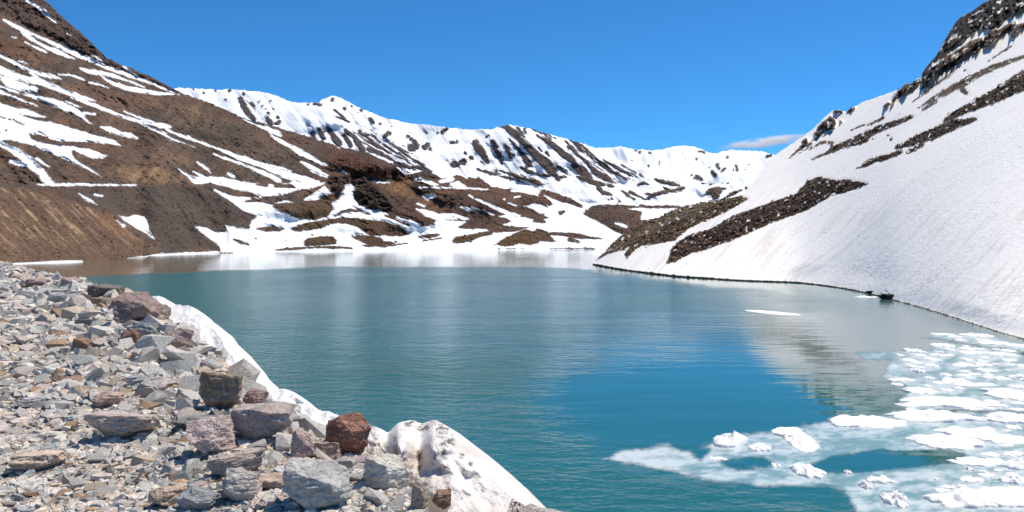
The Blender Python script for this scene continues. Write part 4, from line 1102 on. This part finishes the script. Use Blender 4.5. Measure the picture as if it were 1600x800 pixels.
tt = np.concatenate([np.zeros((1, ns)), np.repeat(t, ns, 1), np.ones((25, ns))], 0)
melt_shade = sstep(0.72, 0.1, tt + 0.12 * fbm(PXa / 12, PYa / 20, 3.3, 3)) * np.clip(wall[None, :], 0, 1)  # browner near face: melt dirt plus the face's shade painted into the colour
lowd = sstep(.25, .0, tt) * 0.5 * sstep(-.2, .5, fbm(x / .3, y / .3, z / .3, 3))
tone = mix(np.broadcast_to(np.array((0.87, 0.85, 0.825)), x.shape + (3,)), np.array((0.76, 0.71, 0.66)), sstep(560, 640, PXa))
tone = mix(tone, np.array((0.56, 0.48, 0.41)), np.clip(sstep(.0, .8, grime) * .6 * sstep(480, 620, PXa) + .2 * sstep(.2, .8, fbm(x / .12, y / .12, z / .12, 3)) + melt_shade * .9 + lowd * .5, 0, 1))
tone = mix(tone, np.array((0.085, 0.065, 0.05)), dirt_spot * .9)
speck = sstep(.8, 1.1, fbm(x / .06, y / .06, z / .06, 3) + .35 * grime) * (0.25 + 0.75 * sstep(540, 640, PXa))
tone = mix(tone, np.array((0.14, 0.10, 0.08)), speck * .6)
sm = NT("old_snow")
co = sm.coord()
sm.put(sm.b.inputs["Base Color"], sm.attr("tone", "Color"))
sm.b.inputs["Roughness"].default_value = 0.6
sm.b.inputs["Specular IOR Level"].default_value = 0.3
hs = sm.math('MULTIPLY_ADD', sm.noise(co, 40, 3, .6), 0.3, sm.noise(co, 6, 5, .6))
sm.put(sm.b.inputs["Normal"], sm.bump(hs, 0.8, 0.07))
link("snow_bank", new_mesh("snow_bank", Wb.reshape(-1, 3), grid_faces(*x.shape), sm.m, True, {"tone": tone.reshape(-1, 3)}),
     "long bank of old snow, dirty at its near end, along the stony crest", "snow bank")

# ------------------------------------------------------------------ where the floes lie
NAMED = [
 (1142, 691, 30, 11, .42, [(1112,694),(1113,686),(1122,682),(1140,684),(1160,682),(1170,687),(1160,694),(1150,700),(1128,700),(1116,698)], "blocky white floe standing on the left part of the drowned ice"),
 (1188, 700, 17, 5, .20, None, "small oval floe just right of the blocky white one"),
 (1243, 687, 38, 16, .26, [(1201,672),(1215,667),(1235,667),(1250,670),(1262,681),(1275,690),(1283,700),(1270,709),(1255,709),(1240,700),(1228,690),(1222,682),(1206,679)], "kidney-shaped white floe with a bent left end"),
 (1260, 737, 22, 9, .30, None, "lumpy floe sitting in the middle of the drowned ice tongue"),
 (1212, 727, 6, 2.5, .10, None, "tiny lump of ice just left of the lumpy tongue floe"),
 (1120, 717, 14, 2.5, .08, None, "low crumb of ice under the blocky white floe"),
 (1350, 661, 54, 9, .34, None, "long low white floe beside the deep blue open water"),
 (1455, 652, 66, 7.5, .50, None, "wide ridged floe with a small peak behind the long low one"),
 (1477, 629, 72, 7.5, .30, None, "very wide flat white floe across the middle right"),
 (1438, 612, 22, 4, .22, None, "short flat floe just beyond the very wide one"),
 (1585, 618, 36, 9, .40, None, "big white floe cut by the right edge, beyond the wide flat one"),
 (1580, 655, 40, 7, .34, None, "white floe at the right edge beside the ridged one"),
 (1480, 691, 50, 10, .32, None, "smooth wedge-shaped white floe above the dark pool"),
 (1518, 679, 44, 9, .34, None, "rough white floe behind the smooth wedge"),
 (1575, 688, 42, 6, .24, None, "low white floe at the right edge behind the dark pool"),
 (1528, 723, 37, 6, .24, None, "thin white floe at the right tip of the dark pool"),
 (1590, 728, 26, 6, .26, None, "rounded floe cut by the right edge below the dark pool"),
 (1562, 776, 68, 14, .36, None, "largest near floe, rough and white, in the bottom right corner"),
 (1500, 783, 44, 10, .36, None, "floe with a dirty left end in front of the corner floe"),
 (1396, 782, 18, 9, .40, None, "small tall lump of ice at the bottom edge"),
 (1353, 761, 8, 5, .26, None, "little pointed lump of ice left of the bottom ones"),
 (1375, 752, 20, 5, .22, None, "slanting low lump behind the little pointed one"),
 (1324, 739, 5, 2.5, .14, None, "tiny white lump left of the slanting one"),
 (1205, 489, 48, 1.6, .04, [(1158,484),(1185,484.3),(1220,487.3),(1255,491),(1254,493),(1225,492.5),(1195,490),(1165,486)], "long thin white streak of ice alone on the open water"),
 (1352, 464, 13, 1.0, .20, None, "small white floe touching the dark rock at the far shore"),
 (1516, 734, 5, 2, .12, None, "tiny ice crumb in the clear patch below the dark pool"),
 (1462, 749, 6, 1.5, .08, None, "tiny flat ice crumb on the pale ice below the dark pool"),
 (1585, 752, 18, 5, .25, None, "low floe at the right edge just above the corner floe"),
]
SMALL = [(1470,522,17,1.3),(1492,526,10,1.6),(1525,524,22,2.4),(1472,540,15,2.6),(1484,546,6,1.6),(1510,541,5,1.3),(1550,536,25,2.4),(1592,540,15,2.2),(1517,551,18,2),(1562,554,22,3.2),(1437,555,7,1.6),(1407,555,5,1.4),(1420,563,11,1.8),(1457,562,10,2.2),(1482,555,7,1.4),(1510,562,9,1.8),(1422,572,8,2.3),(1454,571,10,2.6),(1432,580,9,4.4),(1451,591,6,2.6),(1395,572,4,1.4),(1507,571,18,2.2),(1535,570,12,2.2),(1540,579,12,2.6),(1507,580,7,1.4),(1575,579,4,1.8),(1580,570,7,1.4),(1407,594,17,2.6),(1470,598,12,2.2),(1492,596,18,4),(1520,601,30,2.6),(1505,586,10,1.4),(1565,592,9,2.6),(1595,592,14,5),(1575,563,10,1.4),(1500,531,8,1.2),(1535,531,9,1.2),(1575,548,9,1.6),(1390,588,3,1.2),(1545,590,8,1.6),(1480,610,9,2),(1500,607,6,2),(1405,632,5,1.2),(1450,603,5,1.4),(1530,545,6,1.2),(1590,604,12,2.4),(1550,628,10,2),(1590,640,12,2),(1560,735,6,1.4),(1580,741,8,2)]

rf = np.random.default_rng(31)
while len(SMALL) < 84:
    fx, fy = rf.uniform(1400, 1600), rf.uniform(545, 792)
    if fy > 640 and fx < 1460 + rf.uniform(0, 60): continue
    if poly_val(np.array([fx]), np.array([fy]), [(1262,735),(1300,712),(1370,700),(1500,700),(1512,714),(1490,730),(1300,745)])[0] > -8: continue
    fw = rf.uniform(4, 13) * (1 + (fy - 545) / 400)
    if any(abs(fx - q[0]) < q[2] + fw and abs(fy - q[1]) < q[3] + fw * .2 for q in [z_[:4] for z_ in NAMED] + SMALL): continue
    SMALL.append((fx, fy, fw, fw * rf.uniform(.16, .3)))

# ------------------------------------------------------------------ ice sheets just under the water's surface
im = NT("drowned_ice")
co = im.coord()
im.put(im.b.inputs["Base Color"], im.attr("tone", "Color"))
im.put(im.b.inputs["Alpha"], im.attr("cover"))
im.b.inputs["Roughness"].default_value = 0.3
im.b.inputs["IOR"].default_value = 1.333
im.put(im.b.inputs["Normal"], im.bump(im.noise(im.mapping(co, (.4, 1, 1)), 1.3, 3, .5), 0.25, 0.06))
def ice_sheet(outline, holes, soft, z, label, pale, seed):
    P = np.array(outline, float)
    gx = np.arange(P[:, 0].min() - 4, P[:, 0].max() + 4, 3.0); gy = np.arange(P[:, 1].min() - 3, min(P[:, 1].max(), 1000) + 3, 1.5)
    X, Y = np.meshgrid(gx, gy)
    s = poly_val(X, Y, outline, -40, 40)
    for h, hs in holes: s = np.minimum(s, -poly_val(X, Y, h, -40, 40) * hs)
    s = s + 3.0 * fbm(X / 40, Y / 14, seed, 4) + 1.6 * fbm(X / 9, Y / 4, seed, 3, .6)
    D = lake_depth(Y); u, v = ray(X, Y)
    W = np.stack([u * D, D, np.full_like(D, z)], -1)
    n1 = fbm(X / 75, Y / 16, seed + 2.0, 5, .6); n2 = fbm(X / 20, Y / 4.5, seed + 5.0, 4, .65)
    apron = np.zeros_like(X)                       # slush crusted round the floes
    for f in [q[:4] for q in NAMED] + SMALL:
        qx, qy = (X - f[0]) / (f[2] * 1.15 + 7), (Y - f[1] - f[3] * .25) / (f[3] * 1.35 + 3.0)
        apron = np.maximum(apron, np.exp(-(qx * qx + qy * qy) ** 1.3 * .75))
    apron = np.clip(apron * (1.0 + 0.5 * n2), 0, 1)
    cover = sstep(0, soft, s) * np.clip(np.maximum(0.93 + 0.42 * n1 + 0.2 * n2, apron), 0.80, 0.99)
    tone = mix(np.broadcast_to(np.array((0.20, 0.355, 0.37)), X.shape + (3,)), np.array((0.52, 0.58, 0.565)), np.clip(pale(X, Y) + 0.75 * n1 + .35 * n2, 0, 1))
    tone = mix(tone, np.array((0.60, 0.63, 0.62)), np.clip(apron * 1.2 - .35, 0, 1) * .8)
    fc = grid_faces(*X.shape)
    keep = (s.ravel()[fc] > 0).any(1)
    fc = fc[keep]
    used, inv = np.unique(fc, return_inverse=True)
    me = new_mesh("ice_sheet", W.reshape(-1, 3)[used], inv.reshape(fc.shape)[:, ::-1], im.m, True, {"cover": cover.ravel()[used], "tone": tone.reshape(-1, 3)[used]})
    return link("ice_sheet", me, label, "ice sheet")
ice_sheet([(1336,549),(1348,547),(1372,551),(1400,547),(1448,545),(1462,537),(1480,533),(1520,534),(1560,545),(1640,552),(1760,590),(2300,760),(2300,800),(1600,645),(1500,645),(1430,645),(1398,637),(1408,622),(1420,610),(1406,600),(1390,594),(1372,590),(1384,575),(1390,566),(1352,565),(1340,558)],
          [], 5, 0.010, "thin grey-green ice sheet under the far floes at right", lambda X, Y: 0.22 + 0 * X, 3.0)
ice_sheet([(928,720),(975,701),(1045,692),(1062,698),(1085,704),(1115,686),(1150,677),(1220,668),(1300,655),(1400,642),(1500,636),(1700,645),(2300,800),(2300,1100),(1500,1100),(1350,860),(1332,795),(1318,772),(1288,763),(1200,765),(1150,758),(1110,756),(1085,751),(1060,743),(1000,731)],
          [([(1262,729),(1300,718),(1330,711),(1370,706),(1420,708),(1480,705),(1506,711),(1496,721),(1440,727),(1350,735),(1300,738),(1270,733)], 1.5), ([(1082,706),(1105,704),(1095,715)], 1.0), ([(1130,722),(1190,718),(1205,726),(1150,730)], 1.0)],
          8, 0.010, "broad pale drowned ice sheet reaching left below the near floes", lambda X, Y: sstep(1150, 1000, X) * .9 + .25 + .25 * sstep(720, 770, Y), 7.0)
ice_sheet([(1436,527),(1470,521),(1520,517),(1560,525),(1640,548),(1760,583),(1760,592),(1640,556),(1560,547),(1500,537),(1455,531)], [], 3, 0.010, "narrow grey ice sheet close to the right-hand snow shore", lambda X, Y: 0.15 + 0 * X, 9.0)

# ------------------------------------------------------------------ floes
fm = NT("floe_snow")
co = fm.coord()
nn = fm.noise(co, 2.0, 4, .6)
fm.put(fm.b.inputs["Base Color"], fm.mixc(fm.rng(nn, .4, .7, 0, .5), (0.88, 0.875, 0.87, 1), (0.80, 0.765, 0.73, 1)))
fm.b.inputs["Roughness"].default_value = 0.55
fm.b.inputs["Specular IOR Level"].default_value = 0.3
fm.put(fm.b.inputs["Normal"], fm.bump(fm.math('MULTIPLY_ADD', fm.noise(co, 14, 3, .6), .25, fm.noise(co, 3, 4, .6)), 0.6, 0.12))
def floe_mesh(cx, cy, hw, hh, h, seed, outline=None):
    """lump of snow floating at pixel (cx, cy): real plan size from its extent on the water"""
    r = np.random.default_rng(seed)
    nth, nr = 96, 16
    th = np.linspace(0, 2 * np.pi, nth, endpoint=False)
    D0 = EYE * F / (cy - HZ)
    x0 = (cx - 800) / F * D0
    if outline:
        P = np.array(outline, float); Dp = lake_depth(P[:, 1]); wx, wy = (P[:, 0] - 800) / F * Dp - x0, Dp - D0
        rad = np.zeros(nth)
        for k, a in enumerate(th):
            dx, dy = math.cos(a), math.sin(a); best = 0.02
            for i in range(len(P)):
                ax, ay, bx, by = wx[i], wy[i], wx[(i + 1) % len(P)], wy[(i + 1) % len(P)]
                den = dx * (by - ay) - dy * (bx - ax)
                if abs(den) < 1e-9: continue
                tt = (ax * (by - ay) - ay * (bx - ax)) / den; s = (ax * dy - ay * dx) / den
                if tt > 0 and 0 <= s <= 1: best = max(best, tt)
            rad[k] = best
        rad = rad * (1 + 0.07 * fbm(np.cos(th) * 5 + seed, np.sin(th) * 5, 1.1, 4))
        ex, ey = rad * np.cos(th), rad * np.sin(th)
    else:
        hw = hw * 1.12; hh = hh * 1.08
        a, b = hw / F * D0, hh * D0 * D0 / (F * EYE)
        b = min(b, a * 1.6)
        w = 1 + 0.36 * fbm(np.cos(th) * 1.5 + seed, np.sin(th) * 1.5, seed * .37, 5, .55)
        p = r.uniform(.75, 1.0)
        ex, ey = a * np.sign(np.cos(th)) * np.abs(np.cos(th)) ** p * w, b * np.sign(np.sin(th)) * np.abs(np.sin(th)) ** p * w
    rr = np.linspace(0, 1, nr)[:, None]
    X, Y = ex * rr, ey * rr
    sizex = max(ex.max() - ex.min(), .2)
    prof = (1 - rr ** 3.2) ** 0.8
    # taller towards one side and ragged, as the photographs' melted lumps are
    tilt = 1 + 0.25 * (X / sizex) * r.uniform(-1, 1)
    lump = 0.60 + 0.62 * fbm(X / (sizex * .26) + seed, Y / (sizex * .3), seed * 1.3, 4, .45) + 0.07 * fbm(X / .2, Y / .25, seed, 3)
    lump = lump + 0.5 * np.clip(fbm(X / (sizex * .12), Y / (sizex * .14), seed * 2.2, 2) - .35, 0, 1)
    Z = h * (0.9 if hw > 30 else 1.0) * prof * np.clip(tilt * lump, 0.22, 1.5)
    Z[-1] = -0.25
    # slight undercut at the waterline
    X[-1] *= .94; Y[-1] *= .94
    V = np.stack([np.broadcast_to(X, Z.shape), np.broadcast_to(Y, Z.shape), Z], -1)
    me = new_mesh("ice_floe", V.reshape(-1, 3), grid_faces(nr, nth, True), fm.m, True)
    return me, (x0, D0, 0.0)

for k, (cx, cy, hw, hh, h, outl, lab) in enumerate(NAMED):
    me, loc = floe_mesh(cx, cy, hw, hh, h, 40 + k, outl)
    link("ice_floe", me, lab, "ice floe", None, loc=loc)
for k, (cx, cy, hw, hh) in enumerate(SMALL):
    D0 = EYE * F / (cy - HZ)
    me, loc = floe_mesh(cx, cy, hw, hh, hh * 1.3 / F * D0, 200 + k)
    far = cy < 560; mid = cy < 605; near = cy > 640; wide = hw >= 12
    size = "wide flat" if wide else ("small round" if hw > 5.5 else "tiny")
    where = "near the right-hand snow shore" if far else ("in the middle of the thin ice sheet" if mid else "among the large near floes")
    where = ("left of" if cx < 1460 else ("middle of" if cx < 1530 else "right of")) + (" the crumbs near the snow shore" if far else (" the thin ice sheet" if mid else (" the big near floes" if near else " the floes beyond the wide flat one")))
    where = "in the " + where
    link("ice_floe", me, f"{size} white ice lump {where}", "ice floe", f"{size} white ice lumps {where}", loc=loc)

# ------------------------------------------------------------------ broken dark rock on the right-hand slope
M_talus = stone_material("stone_talus", 'attr')
M_talus_o = stone_material("stone_talus_block", 'object')
def on_slope(px, py):
    D = D_depth(np.array([[px]]), np.array([[py]]))
    bt = float(smooth_pts(D_BOT, px))
    r = lake_depth(bt) / D_depth(np.array([[px]]), np.array([[bt]]))
    D = D * (1 + (r - 1) * np.exp(-(bt - py) / SHORE_FADE))
    return float(D[0, 0])
cand = []
def scatter(n, test, lo, hi, tones, x0, x1, y0, y1, seed):
    r = np.random.default_rng(seed)
    X, Y = r.uniform(x0, x1, n), r.uniform(y0, y1, n)
    vv = test(X, Y)
    fk = fbm((X * .84 - Y * .54) / 9, (X * .54 + Y * .84) / 4, 6.1, 4)
    for x, y, q, f_ in zip(X, Y, vv, fk):
        if q > -0.3 and (f_ < 0.47 or r.random() < .12):
            s = lo + (hi - lo) * r.random() ** 2.6
            if q < 1.5: s = min(s, lo * 1.5)
            tn = np.array((1.2, 0.96, 0.78)) * np.array(tones[r.integers(len(tones))]) * r.uniform(.6, 1.35)
            cand.append((x, y, s, tn))
DARK = [(0.085, 0.052, 0.037), (0.12, 0.075, 0.052), (0.16, 0.11, 0.075), (0.065, 0.045, 0.038), (0.22, 0.145, 0.095), (0.13, 0.08, 0.06)]
TAN = [(0.17, 0.12, 0.07), (0.22, 0.16, 0.095), (0.12, 0.085, 0.052), (0.075, 0.05, 0.035), (0.26, 0.19, 0.115)]
scatter(9000, lambda X, Y: np.where(poly_val(X, Y, T_tan) > (0.0), poly_val(X, Y, T_tan), -9), 1.6, 5.2, TAN, 925, 1175, 303, 412, 1)
scatter(9000, lambda X, Y: poly_val(X, Y, T_dark), 1.6, 6.5, DARK, 1038, 1360, 272, 415, 2)
scatter(9000, lambda X, Y: union(X, Y, T_bands), 1.4, 5.5, DARK, 1260, 1640, 90, 265, 3)
scatter(1500, lambda X, Y: union(X, Y, D_cliff_s), 1.4, 4.5, DARK, 1250, 1610, 30, 225, 4)
Vs, Fs, Cs = [], [], []; off = 0
r5 = np.random.default_rng(5)
cand.sort(key=lambda c: -c[2])
blocks = 0
for k, (x, y, s, tn) in enumerate(cand):
    if x < 960 and y > 395: tn = tn * 0.45
    D = on_slope(x, y)
    P0 = np.array(((x - 800) / F * D, D, EYE + (HZ - y) / F * D))
    rad = s * 0.62 / F * D
    V, Fc = SH[r5.integers(30)]
    V = V.copy(); V[:, 2] *= 1.35
    M = rotmat(r5.normal() * .45, r5.normal() * .45 - 0.3, r5.uniform(0, 6.28))
    P0 = P0 + np.array((-0.545, -0.06, 0.84)) * rad * 0.25
    if blocks < 36 and x < 1600:
        o = link("talus_block", None if False else new_mesh("talus_block", V * rad, Fc, M_talus_o, False), None, "boulder")
        o.location = P0; o.rotation_euler = Matrix(M.tolist()).to_euler(); o.color = (*tn, 1)
        band = "lower tan boulder band" if poly_val(np.array([x]), np.array([y]), T_tan)[0] > 0 else ("long dark boulder band" if poly_val(np.array([x]), np.array([y]), T_dark)[0] > 0 else "upper dark rock bands")
        end = "upper right end" if x > 1270 else ("upper half" if x > 1190 else ("middle" if x > 1130 else "lower left end"))
        hue = "tan" if tn[0] > .13 else ("brown" if tn[0] > .08 else "dark")
        o["label"] = f"{hue} angular block in the {end} of the {band}"
        o["group"] = f"large {hue} blocks in the {end} of the {band}"
        blocks += 1
        continue
    Vs.append((V * rad) @ M.T + P0); Fs.append(Fc + off); off += len(V); Cs.append(np.broadcast_to(tn, V.shape))
link("talus", new_mesh("talus", np.concatenate(Vs), np.concatenate(Fs), M_talus, False, {"tone": np.concatenate(Cs)}), kind="stuff",
     label="bands of broken dark and tan rock lying on the snow slope")
# wet stones along the waterline
Vs, Fs, Cs = [], [], []; off = 0
for k in range(1500):
    x = 930 + 720 * r5.random() ** 0.9
    b = float(smooth_pts(D_BOT, x))
    D = float(lake_depth(b)); rad = (0.7 + 1.6 * r5.random() ** 4) / F * D * (1.4 if x < 1110 else 0.62)
    V, Fc = SH[r5.integers(30)]
    M = rotmat(r5.normal() * .4, r5.normal() * .4, r5.uniform(0, 6.28))
    Vs.append((V * rad) @ M.T + np.array(((x - 800) / F * D - 0.1, D, r5.uniform(.0, .35) * (D / 200)))); Fs.append(Fc + off); off += len(V)
    Cs.append(np.broadcast_to(np.array((0.03, 0.028, 0.027)) * r5.uniform(.6, 1.6), V.shape))
link("shore_stones", new_mesh("shore_stones", np.concatenate(Vs), np.concatenate(Fs), M_talus, False, {"tone": np.concatenate(Cs)}), kind="stuff",
     label="wet dark stones along the waterline of the snow slope")
# the dark rock jutting from the waterline, with a dead branch caught on it
D = float(lake_depth(467.5))
wm = 34 / F * D
me = big_stone(77, (wm, wm * .4, 13 / F * D), 10)
V = np.zeros(len(me.vertices) * 3, np.float32); me.vertices.foreach_get("co", V); V = V.reshape(-1, 3)
V[:, 2] *= 0.72 + 0.75 * sstep(-.5, .5, V[:, 0] / wm)      # wedge: tall at its right end
me.vertices.foreach_set("co", V.ravel())
o = link("shore_rock", me, "dark wedge-shaped rock at the waterline of the snow slope", "rock")
o.location = ((1389 - 800) / F * D, D - .1, 2.2 / F * D); o.color = (0.03, 0.028, 0.026, 1); o.rotation_euler = (0, .14, .15)
me2 = big_stone(78, (wm * .5, wm * .3, 7 / F * D), 10)
o2 = link("shore_rock", me2, "low dark rock left of the wedge-shaped one at the waterline", "rock")
D2 = float(lake_depth(459.5)); o2.location = ((1362 - 800) / F * D2, D2, .25); o2.color = (0.03, 0.028, 0.026, 1)
bm = bmesh.new()
def tube(bm, pts, r0, r1, n=6):
    rings = []
    for i, p in enumerate(pts):
        p = Vector(p); a = (Vector(pts[min(i + 1, len(pts) - 1)]) - Vector(pts[max(i - 1, 0)])).normalized()
        b = a.orthogonal().normalized(); c = a.cross(b); rr = r0 + (r1 - r0) * i / (len(pts) - 1)
        rings.append([bm.verts.new(p + (b * math.cos(2 * math.pi * k / n) + c * math.sin(2 * math.pi * k / n)) * rr) for k in range(n)])
    for A, B in zip(rings[:-1], rings[1:]):
        for k in range(n): bm.faces.new((A[k], A[(k + 1) % n], B[(k + 1) % n], B[k]))
    bm.faces.new(rings[0][::-1]); bm.faces.new(rings[-1])
s = D / F
tube(bm, [(2 * s, 0, 2 * s), (-1 * s, .1, 6 * s), (-4 * s, .15, 10 * s), (-7 * s, .1, 14 * s)], .09, .03)
tube(bm, [(-4 * s, .15, 10 * s), (-6 * s, .3, 10.5 * s), (-8 * s, .4, 10.2 * s)], .05, .02)
tube(bm, [(-12 * s, 0, 0 * s), (-13 * s, .1, 5 * s), (-12.5 * s, .1, 8 * s)], .07, .03)
tube(bm, [(-13 * s, .1, 5 * s), (-15 * s, .1, 7 * s)], .04, .02)
bm.normal_update()
mb = bpy.data.meshes.new("dead_branch"); bm.to_mesh(mb); bm.free()
wd = NT("dead_wood"); wd.b.inputs["Roughness"].default_value = .9
wd.put(wd.b.inputs["Base Color"], wd.mixc(wd.noise(wd.coord(), 8), (.06, .045, .035, 1), (.14, .105, .08, 1)))
mb.materials.append(wd.m)
link("dead_branch", mb, "thin dead branch sticking up from the wedge-shaped shore rock", "branch", loc=((1389 - 800) / F * D, D - .3, 3 / F * D))

# ------------------------------------------------------------------ cloud low over the pass
cmn = NT("cloud_vapour")
cmn.n.remove(cmn.b)
pv = cmn.new("ShaderNodeVolumePrincipled")
pv.inputs["Color"].default_value = (1, 1, 1, 1); pv.inputs["Anisotropy"].default_value = 0.0
cg = cmn.coord()
nz = cmn.noise(cmn.mapping(cg, (1, 1, 2.2)), 0.0075, 4, .6)
ln_ = cmn.new("ShaderNodeVectorMath", operation='LENGTH')
cmn.put(ln_.inputs[0], cmn.mapping(cg, (F / 9000 / 82, F / 9000 / 33, F / 9000 / 9.5)))
core = cmn.rng(ln_.outputs["Value"], 0.25, 1.0, 1.0, 0.0, True)
cmn.put(pv.inputs["Density"], cmn.math('MULTIPLY', core, cmn.rng(nz, .42, .66, 0.0, 0.03)))
out = [q for q in cmn.n if q.type == 'OUTPUT_MATERIAL'][0]
cmn.l.new(pv.outputs[0], out.inputs["Volume"])
Dc = 9000.0
bm = bmesh.new(); bmesh.ops.create_icosphere(bm, subdivisions=4, radius=1.0)
V = np.array([q.co for q in bm.verts]); Fc = np.array([[q.index for q in f.verts] for f in bm.faces]); bm.free()
hx, hz = 82 / F * Dc, 9.5 / F * Dc
V = V * (1 + 0.25 * fbm(V[:, 0] * 3, V[:, 1] * 3, V[:, 2] * 3, 3))[:, None]
V = V * np.array((hx, hx * .4, hz)); 
me = new_mesh("cloud", V, Fc, cmn.m, True)
link("cloud", me, "small flat white cloud low over the pass", "cloud", loc=((1196 - 800) / F * Dc, Dc, EYE + (HZ - 222) / F * Dc)).rotation_euler = (0, -0.13, 0)

# ------------------------------------------------------------------ rubble strewn on the hillside, pebbles fallen on the snow slope
def strew(name, field, n, lo, hi, pick, seed, label, tonef):
    W, sn, tn, PXf, PYf = field
    r = np.random.default_rng(seed)
    idx = np.flatnonzero(pick(sn, PXf, PYf).ravel())
    idx = r.choice(idx, min(n, len(idx)), replace=False)
    P, T = W.reshape(-1, 3)[idx], tn.reshape(-1, 3)[idx]
    Vs, Fs, Cs = [], [], []; off = 0
    for p, q in zip(P, T):
        V, Fc = SH[r.integers(30)]
        rad = (lo + (hi - lo) * r.random() ** 3.5) / F * p[1]
        M = rotmat(r.normal() * .5, r.normal() * .5, r.uniform(0, 6.28))
        V = V * np.array((1, 1, 1.5)); Vs.append((V * rad) @ M.T + p); Fs.append(Fc + off); off += len(V)
        Cs.append(np.broadcast_to(tonef(q, r), V.shape))
    link(name, new_mesh(name, np.concatenate(Vs), np.concatenate(Fs), M_talus, False, {"tone": np.concatenate(Cs)}), kind="stuff", label=label)
strew("rubble", LEFT, 9000, 0.5, 2.6, lambda s, X, Y: (s < .15) & (X > -20) & (X < 1030), 21, "small rocks strewn over the brown hillside", lambda q, r: q * r.uniform(.5, 1.55))
strew("pebbles", RIGHT, 320, 0.35, 1.3, lambda s, X, Y: (s > .9) & (X > 1000) & (X < 1620) & (Y > 130), 22, "pebbles fallen on the snow slope", lambda q, r: np.array((.12, .085, .06)) * r.uniform(.5, 1.4))
